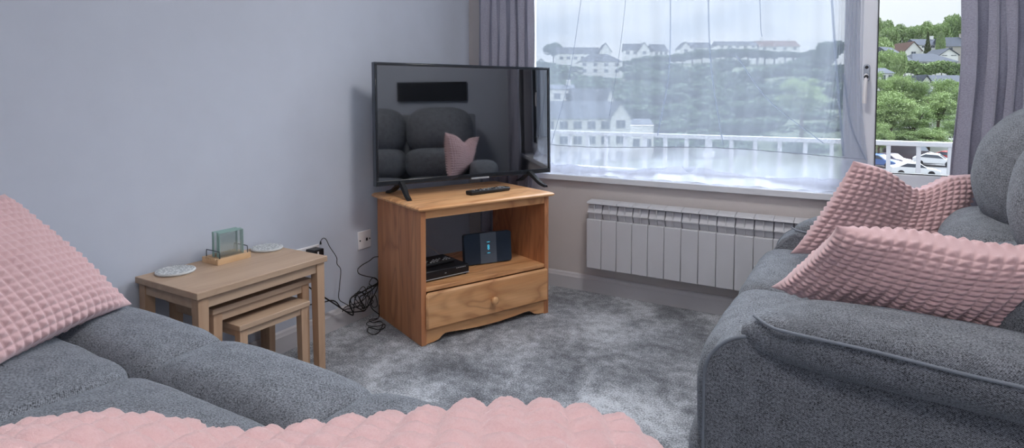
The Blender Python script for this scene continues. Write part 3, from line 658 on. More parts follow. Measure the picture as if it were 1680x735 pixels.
# ------------------------------------------------------------------ pink waffle cushions
def cushion(label, C4, T=.075, nb=19, sub=7, hb=.0085, fuzz=0, warp=None, thickf=None, soft=False, pinch=.07, flip=False, noisea=.003, pw=.5, seed=0):
    """C4 = top-left, top-right, bottom-right, bottom-left corners; two bulging faces sewn along the rim"""
    P00, P10, P11, P01 = [np.array(p, float) for p in C4]
    n = nb*sub; a = np.linspace(-1, 1, n+1); U, V = np.meshgrid(a, a, indexing='ij')
    Uc = U*(1-pinch*(1-V**2)*np.abs(U)**2); Vc = V*(1-pinch*(1-U**2)*np.abs(V)**2)
    s = (Uc[..., None]+1)/2; t = (Vc[..., None]+1)/2
    base = P00*(1-s)*(1-t)+P10*s*(1-t)+P11*s*t+P01*(1-s)*t
    nrm = np.cross(P10-P00, P01-P00)+np.cross(P10-P11, P01-P11)*-1; nrm = np.cross((P10+P11)-(P00+P01), (P01+P11)-(P00+P10)); nrm /= np.linalg.norm(nrm)
    E = np.clip((1-U**2)*(1-V**2), 0, 1); th = T*E**pw
    if thickf is not None: th = th*thickf(U, V)
    fu = (U+1)/2*nb; fv = (V+1)/2*nb
    du = np.abs(2*(fu % 1)-1); dv = np.abs(2*(fv % 1)-1)
    if soft: h = (np.cos(du*PI/2)*np.cos(dv*PI/2))**.9
    else: h = 1-np.maximum(du, dv)**1.15
    h = np.where((fu > nb-1e-6) | (fv > nb-1e-6), 0, h)
    rg = np.random.default_rng(seed+3); jit = rg.uniform(.75, 1.15, (nb+1, nb+1)); h = h*np.clip(E*30, 0, 1)*jit[np.clip(fu.astype(int), 0, nb), np.clip(fv.astype(int), 0, nb)]
    rim = np.clip(E*14, 0, 1)
    W = warp(U, V) if warp is not None else 0
    lump = noisea*(np.sin(U*4.1+seed)*np.cos(V*3.3+1+seed)+.6*np.sin(U*7.7+V*5.1+seed))*rim
    verts = []; faces = []
    for sg in (1, -1):
        S0 = base+nrm*(sg*(th+lump*sg))[..., None]+W
        gu = np.gradient(S0, axis=0); gv = np.gradient(S0, axis=1); N = np.cross(gu, gv); N /= np.linalg.norm(N, axis=-1, keepdims=True)+1e-12
        N = np.where((np.sum(N*nrm, -1, keepdims=True) > 0), N, -N)*sg
        S1 = S0+N*(h*hb*(.25+.75*rim))[..., None]
        if fuzz: S1 = S1+N*(rg.uniform(-1, 1, h.shape)*fuzz*np.clip(E*30, 0, 1))[..., None]
        verts.append(S1)
    idx = np.arange((n+1)**2).reshape(n+1, n+1)
    f = np.stack([idx[:-1, :-1], idx[1:, :-1], idx[1:, 1:], idx[:-1, 1:]], -1).reshape(-1, 4)
    V_ = np.concatenate([v.reshape(-1, 3) for v in verts]); Fs = np.concatenate([f, (f+(n+1)**2)[:, ::-1]])
    c = V_.mean(0)
    me = bpy.data.meshes.new('cushion'); me.from_pydata((V_-c).tolist(), [], Fs.tolist()); me.update()
    bm = bmesh.new(); bm.from_mesh(me); bmesh.ops.remove_doubles(bm, verts=bm.verts, dist=.0002); bm.to_mesh(me); bm.free()
    o = link('cushion', me, M['pink'], smooth=4); o.location = c
    return tag(o, label, 'cushion', 'pink waffle-textured cushions')
chop = lambda c, w, d: (lambda U, V: np.stack([0*U, 0*U, -d*np.exp(-((U-c)/w)**2)*np.clip((1-V)/2, 0, 1)**1.5], -1))
cushion('pink waffle cushion propped upright in the far corner of the right sofa', [on(1400, 264, 1, 2.28), on(1603, 286, 1, 2.56), on(1580, 440, 1, 2.42), on(1296, 416, 1, 2.31)], T=.070, warp=chop(.05, .38, .060), thickf=lambda U, V: 1-.35*np.exp(-(U/.35)**2)*np.clip((1-V)/2, 0, 1), seed=1)
cushion('pink waffle cushion leaning against the near arm of the right sofa', [on(1373, 371, 1, 1.50), on(1805, 414, 1, 1.53), on(1700, 560, 1, 1.56), on(1264, 471, 1, 1.66)], T=.075, warp=chop(.3, .5, .012), seed=2)
TRl = np.array(on(8, 318, 0, -1.9)); BRl = np.array(on(217, 499, 2, .478)); dl = np.array((.184, -.389, 0.))
cushion('pink waffle cushion leaning on the left wall at the end of the long sofa', [TRl+dl, TRl, BRl, BRl+dl], T=.070, nb=20, sub=8, seed=3)
ftr = np.array(far(1100, 724, .43)); ftl = np.array(far(-45, 752, .42)); fo = np.array((.507*.40, -.862*.40, .035))
fwarp = lambda U, V: np.stack([0*U, 0*U, (.010*np.exp(-((U-.56)/.34)**2)+.008*np.exp(-((U+.62)/.33)**2)-.016*np.exp(-((U+.16)/.22)**2)-.020*np.clip((U-.82)/.18, 0, 1)**2)*np.clip((1-V)/2, 0, 1)**1.2], -1)
cushion('pink fluffy waffle cushion lying nearest the camera along the bottom edge', [ftl, ftr, ftr+fo, ftl+fo], T=.062, nb=19, sub=13, hb=.0068, soft=True, fuzz=.0009, warp=fwarp, pinch=.03, noisea=.003, pw=.42, seed=4)

# ------------------------------------------------------------------ right wall picture (seen in the screen) and added ceiling fill lamps
pic = thing('picture', 'wide dark framed picture on the right wall, seen reflected in the television', 'picture', (XR, 2.3, 1.35))
obj('canvas', bx(XR-.02, XR-.001, 1.87, 2.47, 1.10, 1.25), plain('dark_print', srgb(22, 26, 34), .5), pic, world=True)
bm = bmesh.new()
for q in ((1.86, 2.48, 1.25, 1.26), (1.86, 2.48, 1.09, 1.10), (1.86, 1.87, 1.10, 1.25), (2.47, 2.48, 1.10, 1.25)): box(bm, XR-.026, XR-.001, *q)
obj('frame', bm, M['black'], pic, world=True)
lamp = thing('added_fill_lamp', 'added round fill lamp on the ceiling above the middle of the carpet', 'lamp', (-.45, 1.80, ZC))  # unseen lamp, added to fill the room with light
bm = bmesh.new(); lathe(bm, [(.17, -.0005), (.175, -.02), (.165, -.03)], 40); obj('rim', bm, M['chrome'], lamp, smooth=1)
bm = bmesh.new(); lathe(bm, [(.163, -.02), (.160, -.06), (.13, -.085), (.07, -.10), (.01, -.104)], 40); obj('fill_lamp_shade', bm, M['lamp'], lamp, smooth=1)
fill_lamp2 = copy_tree(lamp); fill_lamp2.location = (.10, -.05, ZC)  # second unseen lamp, added behind the camera as weaker fill
for l_ in fill_lamp2.children:
    if l_.name.startswith('fill_lamp_shade'): l_.data = l_.data.copy(); l_.data.materials[0] = M['fill_lamp_dim']
lamp.scale = fill_lamp2.scale = (1.45, 1.45, 1); fill_lamp2['label'] = 'added round fill lamp on the ceiling above the near end of the room behind the camera'
for l_ in (lamp, fill_lamp2): l_['group'] = 'added fill lamps'

# ------------------------------------------------------------------ balcony
M['ext_white'] = plain('exterior_white_paint', srgb(160, 161, 165), .6)
struct('balcony_floor', bx(-6, 4, YW+.16, 4.12, -.16, -.02), plain('balcony_concrete', srgb(150, 150, 148), .8))
bal = thing('balcony_railing', 'white metal balcony railing running outside the window', 'railing', (-1, 4, -.02))
bm = bmesh.new(); box(bm, -6, 4, 3.975, 4.025, .770, .797); obj('handrail', bm, M['ext_white'], bal, world=True, bevel=.006)
bm = bmesh.new(); box(bm, -6, 4, 3.985, 4.015, .04, .065); obj('bottom_rail', bm, M['ext_white'], bal, world=True)
x0 = on(1507, 250, 1, 4.0).x
for k in range(-34, 12):
    xx = x0+k*.1415
    thick = abs(xx-on(1160, 250, 1, 4.0).x) < .08
    w = .020 if thick else .0105
    bm = bmesh.new(); box(bm, xx-w, xx+w, 3.988, 4.012, (-.02 if thick else .06), .772)
    if thick: box(bm, xx-.034, xx+.034, 3.982, 4.018, .655, .69)
    obj('post' if thick else 'baluster', bm, M['ext_white'], bal, world=True)

# ------------------------------------------------------------------ outside: land, woods, houses, cars
def land(x, y):
    r = math.hypot(x, y)
    if r < 92: z = -7.6+.0*r
    elif r < 250: z = -7.6+(r-92)/158*22
    else: z = 14.4-(r-250)*.02
    az = math.degrees(math.atan2(x, y))
    if az > -4: z = min(z, -7.6+max(0, (r-92))/158*20)
    return z+(noise.noise((x*.02, y*.02, 0))*1.5 if r > 92 else 0)
bm = bmesh.new(); rings = [6, 30, 60, 80, 92, 105, 120, 140, 160, 180, 200, 225, 250, 300, 400]; gr = []
for r_ in rings: gr.append([bm.verts.new((r_*math.sin(R(a)), r_*math.cos(R(a)), land(r_*math.sin(R(a)), r_*math.cos(R(a))))) for a in range(-60, 41, 4)])
for a, b in zip(gr, gr[1:]):
    for i in range(len(a)-1): bm.faces.new((a[i], a[i+1], b[i+1], b[i]))
def green(name, a, b, sc=3., trans=.0):
    t = NT(name); v = t.coord('Object'); n = t.noise(v, sc, 4, .6); oi = t.add('ShaderNodeObjectInfo')
    c = t.mix(n, a, b); c = t.mix(t.math('MULTIPLY', oi.outputs['Random'], .5), c, b); t.l(c, t.b.inputs['Base Color']); t.b.inputs['Roughness'].default_value = .9; t.b.inputs['Specular IOR Level'].default_value = .2; return t.m
M['grass'] = green('meadow_and_undergrowth', srgb(38, 50, 32), srgb(60, 72, 46), .2)
M['leaf'] = green('broad_leaves', srgb(70, 98, 62), srgb(164, 182, 126), 2.2)
for _m in (M['leaf'],):
    _m.node_tree.nodes['Principled BSDF'].inputs['Transmission Weight'].default_value = 0
M['leafd'] = green('deep_woodland_leaves', srgb(42, 62, 46), srgb(84, 106, 78), 2.2); M['leaf2'] = green('dark_conifer_needles', srgb(46, 64, 44), srgb(84, 92, 60), 3)
M['bark'] = plain('bark', srgb(84, 72, 60), .9)
struct('ground', bm, M['grass'], smooth=2)
M['tarmac'] = plain('tarmac', srgb(84, 84, 86), .9)
def leaves(kind, nl, size, seed):
    rg = np.random.default_rng(seed); k = 16
    cc = rg.normal(size=(k, 3)); cc /= np.linalg.norm(cc, axis=1)[:, None]; cc *= rg.uniform(.35, .72, (k, 1)); cc[:, 2] = cc[:, 2]*.9; rr_ = rg.uniform(.30, .48, k)
    i = rg.integers(0, k, nl); d = rg.normal(size=(nl, 3)); d /= np.linalg.norm(d, axis=1)[:, None]; p = cc[i]+d*(rr_[i]*rg.uniform(.75, 1.06, nl))[:, None]
    if kind == 'airy':
        k = 46; cc = rg.normal(size=(k, 3)); cc /= np.linalg.norm(cc, axis=1)[:, None]; cc *= rg.uniform(.25, .92, (k, 1)); rr_ = rg.uniform(.13, .30, k)
        i = rg.integers(0, k, nl); p = cc[i]+rg.normal(size=(nl, 3))*(rr_[i]*.52)[:, None]*np.array([1.25, 1.25, .7])
    if kind == 'cone':
        h = rg.uniform(0, 1, nl)**.7; a = rg.uniform(0, 2*PI, nl); rad = (1-h)*.62*(.75+.25*np.abs(np.sin(h*26)))*rg.uniform(.75, 1, nl); h = h; p = np.stack([rad*np.cos(a), rad*np.sin(a), 1-2*(1-h) if False else -1+2*(1-(1-h))*1.0], 1); p[:, 2] = -1+2*h
    if kind == 'tall':
        h = rg.uniform(-1, 1, nl); a = rg.uniform(0, 2*PI, nl); rad = .62*np.sqrt(np.clip(1-(h+.15)**2*.75, 0, 1))*rg.uniform(.8, 1.03, nl); p = np.stack([rad*np.cos(a), rad*np.sin(a), h], 1)
    t1 = rg.normal(size=(nl, 3)); t1 /= np.linalg.norm(t1, axis=1)[:, None]; t2 = np.cross(t1, rg.normal(size=(nl, 3))); t2 /= np.linalg.norm(t2, axis=1)[:, None]
    s = size*rg.uniform(.6, 1.25, (nl, 1)); V = np.stack([p-t1*s, p+t2*s*.6, p+t1*s, p-t2*s*.6], 1).reshape(-1, 3)
    me = bpy.data.meshes.new('crown'); me.from_pydata(V.tolist(), [], np.arange(nl*4).reshape(-1, 4).tolist()); me.update(); return me
L1 = [leaves('b', 5200, .075, s) for s in (1, 2, 3)]; LF = [leaves('airy', 17000, .036, s) for s in (8, 9, 10)]; LC = leaves('cone', 3500, .06, 4); LT = leaves('tall', 4500, .06, 5)
L2 = [m_.copy() for m_ in L1]
for m_ in L1+LF+[LT]: m_.materials.append(M['leaf'])
for m_ in L2: m_.materials.append(M['leafd'])
LC.materials.append(M['leaf2'])
bm = bmesh.new(); cyl(bm, (0, 0, -2.2), (0, 0, .2), .09, .05, 8)
for a in range(5): cyl(bm, (0, 0, -.7+.1*a), (.5*math.cos(a*1.3), .5*math.sin(a*1.3), .1+.06*a), .035, .012, 6)
TR_ = bpy.data.meshes.new('trunk'); bm.to_mesh(TR_); bm.free(); TR_.materials.append(M['bark'])
def tree(px, py, d, wpx, hpx, me, label, group, name='broadleaf_tree', rz=0):
    """crown centred on the sight line at depth d, wpx by hpx across"""
    p = far(px, py, d); sx = wpx/2*d/F; sz = hpx/2*d/F
    t = thing(name, label, 'tree', p, rz, group); t.scale = (sx, sx, sz)
    for nm, m_ in (('trunk', TR_), ('crown', me)):
        o = bpy.data.objects.new(nm, m_); COL.objects.link(o); o.parent = t
    g = land(p.x, p.y); zz = (g-p.z)/sz     # stretch the trunk to the ground
    t.children[0].scale = (1, 1, max(.3, -zz/2.2))
    return t
rd = random.Random(11)
WOOD = ('leafy green tree in the dense hillside wood behind the net curtain', 'hillside wood behind the net curtain')
def wood_row(px0, px1, step, yf, d0, d1, w, h):
    x = px0
    while x < px1:
        y = yf(x); d = d0+(d1-d0)*rd.random(); tree(x, y+rd.uniform(-4, 4), d, w*rd.uniform(.8, 1.25), h*rd.uniform(.8, 1.2), L1[rd.randrange(3)], *WOOD, rz=rd.uniform(0, 6)); x += step*rd.uniform(.8, 1.2)
sky = lambda x: np.interp(x, [870, 905, 940, 1010, 1060, 1110, 1150, 1200, 1260, 1320, 1345, 1400], [92, 92, 116, 104, 94, 92, 86, 84, 86, 88, 80, 74])
for i in range(120):
    x = 866+534*(i*.618034 % 1); lo = sky(x)+14; hi = 262
    if x < 1070: hi = np.interp(x, [866, 1000, 1035, 1070], [150, 166, 190, 225])
    y = lo+(hi-lo)*((i*.7548776+.1) % 1); d = float(np.interp(y, [90, 130, 170, 210, 262], [222, 165, 128, 106, 86]))
    if x < 1035 and 100 < y < 134 and x > 940: continue
    s_ = rd.uniform(.85, 1.3)*(.8 if y < 120 else 1.); tree(x, y, d+rd.uniform(-4, 4), 80*s_, 78*s_, L2[rd.randrange(3)], *WOOD, rz=rd.uniform(0, 6))
for i in range(22):
    x = 1014+330*(i+.3*rd.random())/22; tree(x, sky(x)+3, 226, 32*rd.uniform(.8, 1.2), 24*rd.uniform(.8, 1.3), L2[rd.randrange(3)], *WOOD, rz=rd.uniform(0, 6))
tree(908, 80, 240, 34, 44, L2[0], 'tall round tree standing above the skyline by the left curtain', None)
tree(1362, 84, 190, 62, 76, L2[1], 'large tree rising above the skyline left of the window mullion', None)
tree(1316, 158, 96, 74, 66, LF[0], 'pale green spreading tree low on the hill left of the mullion', None)
CP = ('bushy green tree beside the car park seen through the clear right pane', 'trees beside the car park')
for a in ((1462, 182, 78, 84, 120), (1500, 196, 84, 70, 84), (1540, 176, 88, 66, 76), (1566, 208, 80, 56, 90), (1442, 224, 72, 50, 60), (1524, 226, 76, 62, 46), (1480, 226, 82, 60, 50), (1585, 160, 92, 50, 80), (1450, 146, 98, 44, 40), (1478, 154, 94, 48, 36), (1508, 160, 93, 40, 24), (1552, 156, 94, 56, 26), (1436, 170, 90, 30, 60)):
    tree(*a, LF[rd.randrange(3)], *CP, rz=rd.uniform(0, 6))
UP_ = ('mid-green round tree on the slope left of the grey slate roofs', 'trees left of the slate roofs')
for a in ((1446, 84, 150, 44, 50), (1452, 108, 125, 44, 40), (1474, 112, 118, 34, 30), (1440, 128, 115, 34, 36), (1459, 66, 190, 40, 36)): tree(*a, L1[rd.randrange(3)], *UP_)
SK_ = ('round green tree on the skyline above the slate-roofed houses', 'skyline trees above the slate roofs')
for a in ((1478, 58, 240, 38, 24), (1500, 60, 235, 40, 26), (1522, 56, 245, 36, 26), (1544, 58, 240, 36, 24), (1562, 50, 250, 36, 36), (1582, 52, 250, 36, 36), (1452, 54, 240, 34, 22), (1440, 50, 230, 16, 26)): tree(*a, L1[rd.randrange(3)], *SK_)
tree(1522, 76, 168, 26, 24, LC, 'brown-green pointed conifer between the slate roofs', None, 'conifer')
tree(1543, 74, 172, 22, 32, LT, 'upright oval evergreen tree right of the pointed conifer', None, 'evergreen_tree')
# hedge in front of the slate-roofed house
p0, p1 = far(1470, 112, 128), far(1590, 112, 128); hd = thing('hedge', 'thick clipped green hedge below the long slate-roofed house', 'hedge', (p0+p1)/2, math.atan2(p1.y-p0.y, p1.x-p0.x))
o = bpy.data.objects.new('foliage', None); bpy.data.objects.remove(o)
rg = np.random.default_rng(4); Lh = (p1-p0).length; V = []
q = rg.uniform(-.5, .5, (9000, 3)); q[:, 0] *= Lh; q[:, 1] *= 2.4; q[:, 2] = q[:, 2]*2.3+.35*np.sin(q[:, 0]*.9)
t1 = rg.normal(size=q.shape)*.16; t2 = rg.normal(size=q.shape)*.12
V = np.stack([q-t1, q+t2, q+t1, q-t2], 1).reshape(-1, 3); me = bpy.data.meshes.new('foliage'); me.from_pydata(V.tolist(), [], np.arange(len(V)).reshape(-1, 4).tolist()); me.update()
link('foliage', me, M['leaf'], hd)
bm = bmesh.new()
for i in range(12): x = -Lh/2+Lh*(i+.5)/12; cyl(bm, (x, 0, -3.5), (x, 0, 0), .12, .06, 8)
obj('stems', bm, M['bark'], hd)

M['render_w'] = plain('white_render', srgb(214, 214, 212), .85); M['slate'] = plain('slate_roof', srgb(78, 82, 90), .95, spec=.05); M['slated'] = plain('dark_roof', srgb(58, 60, 66), .95, spec=.05)
M['brownroof'] = plain('brown_tiles', srgb(88, 70, 64), .95, spec=.05); M['winglass'] = plain('house_window_glass', srgb(70, 78, 88), .15); M['stone'] = plain('stone_wall', srgb(170, 164, 158), .9)
def house(label, px0, px1, ybase, yeave, yridge, d, depth, yaw=0., hip=0., gable_end=False, rows=1, ncol=4, roof='slate', wall='render_w', name='house', chimney=0, eave=.25, ground=True):
    """front wall spans px0..px1 at depth d; ridge parallel to the front unless gable_end"""
    a = far(px0, ybase, d); b = far(px1, ybase, d); c = (a+b)/2; w = (px1-px0)*d/F; k = d/F
    he = (ybase-yeave)*k; hr = (ybase-yridge)*k; zb = c.z
    ang = YAW+yaw; t = thing(name, label, 'house', (c.x, c.y, zb), ang)
    g = land(c.x, c.y)-zb-1.; lo = min(0, g) if ground else 0
    bm = bmesh.new()
    if gable_end: prism(bm, [(-w/2, lo), (w/2, lo), (w/2, he), (0, hr-.05), (-w/2, he)], 1, 0, depth)
    else:
        if hip: box(bm, -w/2, w/2, 0, depth, lo, he)
        else: prism(bm, [(0, lo), (depth, lo), (depth, he), (depth/2, hr-.05), (0, he)], 0, -w/2, w/2)
    obj('wall', bm, M[wall], t)
    bm = bmesh.new(); e = eave; th = .18
    if gable_end:
        for s in (-1, 1): prism(bm, [(s*(w/2+e), he-e*(hr-he)/(w/2)), (0, hr), (0, hr+th), (s*(w/2+e), he-e*(hr-he)/(w/2)+th)], 1, -e, depth+e)
    else:
        x1 = w/2+e; y1 = depth+e; r0 = [(-x1, -e), (x1, -e), (x1, y1), (-x1, y1)]; hx_ = x1-hip
        A = [bm.verts.new((*p, he-.05)) for p in r0]; rdg = [bm.verts.new((-hx_, depth/2, hr+th)), bm.verts.new((hx_, depth/2, hr+th))]
        bm.faces.new(A[::-1]); bm.faces.new((A[0], A[1], rdg[1], rdg[0])); bm.faces.new((A[2], A[3], rdg[0], rdg[1])); bm.faces.new((A[1], A[2], rdg[1])); bm.faces.new((A[3], A[0], rdg[0]))
    obj('roof', bm, M[roof], t)
    for i in range(chimney):
        x = -w*.35+i*w*.7/max(1, chimney-1) if chimney > 1 else w*.3
        if gable_end: box_ = bx(-.4, .4, depth*.7, depth*.7+.8, hr-.4, hr+1.3)
        else: box_ = bx(x-.4, x+.4, depth/2-.4, depth/2+.4, hr-.4, hr+1.2)
        obj('chimney', box_, M[wall], t)
    for r_ in range(rows):
        zc = he*(r_+.55)/rows
        for i in range(ncol):
            x = -w/2+w*(i+.5)/ncol; ww = min(.65, w/ncol*.3); hh = min(.6, he/rows*.27)
            fo = obj('window', bx(x-ww, x+ww, -.06, .02, zc-hh, zc+hh), M['ext_white'], t)
            bm = bmesh.new()
            for s in (-1, 1): box(bm, x+s*ww/2-ww*.40, x+s*ww/2+ww*.40, -.08, -.055, zc-hh*.85, zc+hh*.85)
            obj('glazing', bm, M['winglass'], fo)
    return t
house('long white skyline house with low grey roof at the left of the net curtain', 915, 985, 104, 88, 77, 225, 9, yaw=.05, ncol=6, roof='slated')
house('white gable-ended wing at the right end of the long skyline house', 984, 1003, 104, 84, 71, 224, 9, gable_end=True, ncol=1, roof='slated')
house('two-storey white hip-roofed house below the long skyline house', 950, 1021, 122, 101, 88, 195, 9, hip=4.5, rows=2, ncol=4, roof='slated')
house('small white house peeping beside the left curtain below the skyline', 876, 899, 116, 106, 97, 190, 7, gable_end=True, ncol=2)
house('skyline house with dark roof and chimney right of the hip-roofed house', 1024, 1060, 92, 82, 71, 235, 8, yaw=-.1, ncol=3, roof='slated', chimney=1)
house('narrow white gabled house next to the chimneyed skyline house', 1048, 1066, 92, 82, 70, 232, 7, gable_end=True, ncol=1, roof='slated')
house('dark-roofed skyline house between the two tall net creases', 1072, 1097, 92, 84, 72, 238, 8, yaw=.2, ncol=3, roof='slated')
house('small white gable on the skyline right of the second tall crease', 1116, 1134, 88, 79, 69, 240, 7, gable_end=True, ncol=1, roof='slated')
house('dark-roofed row house on the skyline right of the small white gable', 1134, 1168, 86, 78, 69, 242, 8, ncol=3, roof='slated')
house('low dark-roofed long house in the middle of the skyline', 1178, 1242, 80, 74, 67, 250, 9, ncol=5, roof='slated')
house('brown-roofed skyline house left of the large tree', 1246, 1312, 84, 76, 66, 250, 9, ncol=4, roof='brownroof', chimney=2)
house('small white building with flat-topped chimney above the big gabled house', 905, 942, 172, 146, 140, 120, 6, ncol=2, roof='slate', chimney=1)
house('dark-roofed house between the wood and the big gabled house', 942, 996, 178, 166, 146, 112, 7, yaw=.1, ncol=2, roof='slated')
house('small white gable house directly above the big gabled roof', 996, 1007, 178, 164, 146, 111, 6, gable_end=True, ncol=1)
house('big white house with long slate roof behind the railing', 868, 1004, 268, 194, 168, 84, 6.5, yaw=0, rows=3, ncol=6, hip=0)
house('white gable end of the big slate-roofed house behind the railing', 1002, 1034, 268, 192, 169, 83, 7, gable_end=True, rows=3, ncol=1)
house('low white outbuilding right of the big gabled house', 1034, 1072, 268, 206, 198, 86, 6, rows=1, ncol=2, eave=.1)
house('long slate-roofed bungalow with low white wall in the right pane', 1498, 1572, 110, 101, 87, 140, 9, yaw=0, hip=3., ncol=6)
house('slate-roofed wing with roof lights left of the long bungalow', 1468, 1508, 112, 100, 76, 138, 10, yaw=.5, hip=.6, ncol=3)
house('white gable-fronted house behind the bungalow', 1485, 1512, 92, 83, 69, 170, 8, gable_end=True, ncol=1, roof='brownroof')
house('grey-roofed long house behind the pointed conifer', 1508, 1552, 80, 74, 63, 200, 9, ncol=3, roof='slate', chimney=1)
house('stone house with chimney at the right edge by the purple curtain', 1550, 1592, 84, 76, 60, 195, 9, yaw=-.2, ncol=2, roof='slate', wall='stone', chimney=2)
house('white low-gabled roof just behind the right end of the bungalow', 1542, 1572, 92, 90, 80, 150, 6, gable_end=True, ncol=2)
house('low white-gabled house below the hedge', 1513, 1526, 142, 133, 124, 105, 6, gable_end=True, ncol=1)
house('grey-roofed low house running right below the hedge', 1524, 1590, 144, 135, 124, 107, 6, ncol=4)
house('flat grey-roofed building among the trees below the hedge', 1488, 1532, 160, 150, 134, 100, 7, ncol=3)
house('white house half hidden among trees beside the window frame', 1432, 1466, 136, 120, 112, 108, 6, ncol=3)

M['screen_glass'] = plain('pale_reflecting_windscreen', srgb(150, 158, 168), .2)
def car(label, px, py, d, L, Wd, Hh, yaw, mat, van=False, name='car'):
    """py = the sight line to the ground contact"""
    p = far(px, py, d); t = thing(name, label, 'van' if van else 'car', (p.x, p.y, p.z), YAW+yaw); h = Hh
    if van: pr = [(-L/2, .3), (L/2-.05, .3), (L/2, .6), (L/2-.1, h*.48), (L/2-.75, h*.56), (L/2-1.35, h*.97), (L/2-1.8, h), (-L/2+.1, h), (-L/2, h*.95)]
    else: pr = [(-L/2, .28), (L/2, .28), (L/2, h*.45), (L/2-.3, h*.55), (L/2-1.1, h*.62), (L/2-1.75, h*.96), (-L/2+1.3, h), (-L/2+.5, h*.72), (-L/2, h*.65)]
    bm = bmesh.new(); prism(bm, pr, 1, -Wd/2, Wd/2); obj('body', bm, mat, t, bevel=.08)
    bm = bmesh.new()
    if van: gl = [(L/2-.85, h*.59), (L/2-1.38, h*.92), (L/2-2.1, h*.92), (L/2-2.1, h*.59)]
    else: gl = [(L/2-1.2, h*.64), (L/2-1.75, h*.91), (-L/2+1.25, h*.94), (-L/2+.6, h*.70)]
    prism(bm, gl, 1, -Wd/2-.01, Wd/2+.01)
    x0_, z0_, x1_, z1_ = (L/2-.78, h*.585, L/2-1.33, h*.93) if van else (L/2-1.13, h*.64, L/2-1.70, h*.93)
    v = [bm.verts.new(q) for q in ((x0_+.05, -Wd/2+.12, z0_), (x0_+.05, Wd/2-.12, z0_), (x1_+.07, Wd/2-.18, z1_), (x1_+.07, -Wd/2+.18, z1_))]; bm.faces.new(v)
    obj('glazing', bm, M['screen_glass'] if van else M['winglass'], t)
    for sx in (-L/2+.75, L/2-.8):
        for sy in (-1, 1): bm = bmesh.new(); cyl(bm, (sx, sy*(Wd/2-.2), .31), (sx, sy*(Wd/2+.01), .31), .31, seg=20); obj('wheel', bm, M['blackm'], t)
    bm = bmesh.new()
    for sy in (-1, 1): box(bm, L/2-.08, L/2+.015, sy*Wd/2*.75-.18, sy*Wd/2*.75+.18, h*.38, h*.38+.15)
    obj('headlight', bm, M['white'], t)
    return t
cb = plain('blue_car_paint', srgb(74, 106, 160), .25); cdk = plain('charcoal_car_paint', srgb(68, 66, 72), .25); cwh = plain('white_car_paint', srgb(232, 234, 236), .25); crd = plain('red_car_paint', srgb(176, 60, 52), .25); cgy = plain('purple_grey_paint', srgb(90, 84, 98), .3)
pz = far(1440, 267, 72).z
lot0 = on(1400, 240, 2, pz-.02)
def cz(px, d): q = far(px, 270, d); return Vector((q.x, q.y, pz))
def carz(label, px, d, *a, **k):
    t = car(label, px, 270, d, *a, **k); t.location.z = pz; return t
carz('blue car at the left edge of the right pane behind the railing', 1441, 68, 4.1, 1.75, 1.45, -.9, cb)
carz('dark car parked between the blue car and the dark van', 1461, 70, 4.1, 1.75, 1.35, -1.1, cgy)
carz('large dark grey van parked behind the railing', 1490, 73, 5.4, 2.0, 2.5, -.45, cdk, van=True, name='van')
carz('white car parked right of the dark van', 1534, 69, 4.2, 1.8, 1.4, -.7, cwh)
carz('white car in front of the dark van, only its roof showing', 1500, 62, 4.2, 1.75, 1.4, -.35, cwh).location.z -= .25
carz('red car at the right edge of the pane', 1560, 72, 4.1, 1.75, 1.4, -.9, crd)
carz('white van behind the red car at the right edge of the pane', 1562, 78, 5.2, 2.0, 2.5, -.9, cwh, van=True, name='van')
bm = bmesh.new(); vs = [bm.verts.new(q) for q in ((-1.2, 46, pz-.01), (45, 46, pz-.01), (48, 88, pz-.01), (-2.4, 88, pz-.01))]; bm.faces.new(vs); struct('car_park', bm, M['tarmac'], smooth=None)

# ------------------------------------------------------------------ sky
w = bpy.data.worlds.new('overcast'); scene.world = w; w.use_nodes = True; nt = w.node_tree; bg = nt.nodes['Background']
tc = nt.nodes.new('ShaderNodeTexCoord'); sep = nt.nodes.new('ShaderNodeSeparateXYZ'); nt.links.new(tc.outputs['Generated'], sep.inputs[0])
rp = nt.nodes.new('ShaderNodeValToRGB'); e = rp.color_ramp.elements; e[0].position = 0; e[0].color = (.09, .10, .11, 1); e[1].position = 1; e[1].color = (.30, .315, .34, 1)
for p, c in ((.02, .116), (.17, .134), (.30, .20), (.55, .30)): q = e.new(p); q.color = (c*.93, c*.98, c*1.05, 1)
nt.links.new(sep.outputs[2], rp.inputs[0])
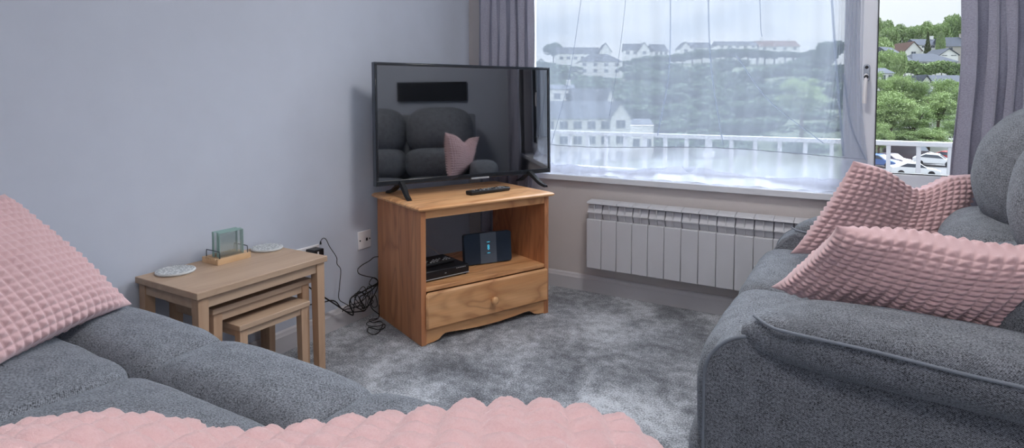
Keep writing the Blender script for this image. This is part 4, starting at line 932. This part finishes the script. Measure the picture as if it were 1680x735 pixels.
# unseen bright sky lobe, high ahead and right, added to light the room
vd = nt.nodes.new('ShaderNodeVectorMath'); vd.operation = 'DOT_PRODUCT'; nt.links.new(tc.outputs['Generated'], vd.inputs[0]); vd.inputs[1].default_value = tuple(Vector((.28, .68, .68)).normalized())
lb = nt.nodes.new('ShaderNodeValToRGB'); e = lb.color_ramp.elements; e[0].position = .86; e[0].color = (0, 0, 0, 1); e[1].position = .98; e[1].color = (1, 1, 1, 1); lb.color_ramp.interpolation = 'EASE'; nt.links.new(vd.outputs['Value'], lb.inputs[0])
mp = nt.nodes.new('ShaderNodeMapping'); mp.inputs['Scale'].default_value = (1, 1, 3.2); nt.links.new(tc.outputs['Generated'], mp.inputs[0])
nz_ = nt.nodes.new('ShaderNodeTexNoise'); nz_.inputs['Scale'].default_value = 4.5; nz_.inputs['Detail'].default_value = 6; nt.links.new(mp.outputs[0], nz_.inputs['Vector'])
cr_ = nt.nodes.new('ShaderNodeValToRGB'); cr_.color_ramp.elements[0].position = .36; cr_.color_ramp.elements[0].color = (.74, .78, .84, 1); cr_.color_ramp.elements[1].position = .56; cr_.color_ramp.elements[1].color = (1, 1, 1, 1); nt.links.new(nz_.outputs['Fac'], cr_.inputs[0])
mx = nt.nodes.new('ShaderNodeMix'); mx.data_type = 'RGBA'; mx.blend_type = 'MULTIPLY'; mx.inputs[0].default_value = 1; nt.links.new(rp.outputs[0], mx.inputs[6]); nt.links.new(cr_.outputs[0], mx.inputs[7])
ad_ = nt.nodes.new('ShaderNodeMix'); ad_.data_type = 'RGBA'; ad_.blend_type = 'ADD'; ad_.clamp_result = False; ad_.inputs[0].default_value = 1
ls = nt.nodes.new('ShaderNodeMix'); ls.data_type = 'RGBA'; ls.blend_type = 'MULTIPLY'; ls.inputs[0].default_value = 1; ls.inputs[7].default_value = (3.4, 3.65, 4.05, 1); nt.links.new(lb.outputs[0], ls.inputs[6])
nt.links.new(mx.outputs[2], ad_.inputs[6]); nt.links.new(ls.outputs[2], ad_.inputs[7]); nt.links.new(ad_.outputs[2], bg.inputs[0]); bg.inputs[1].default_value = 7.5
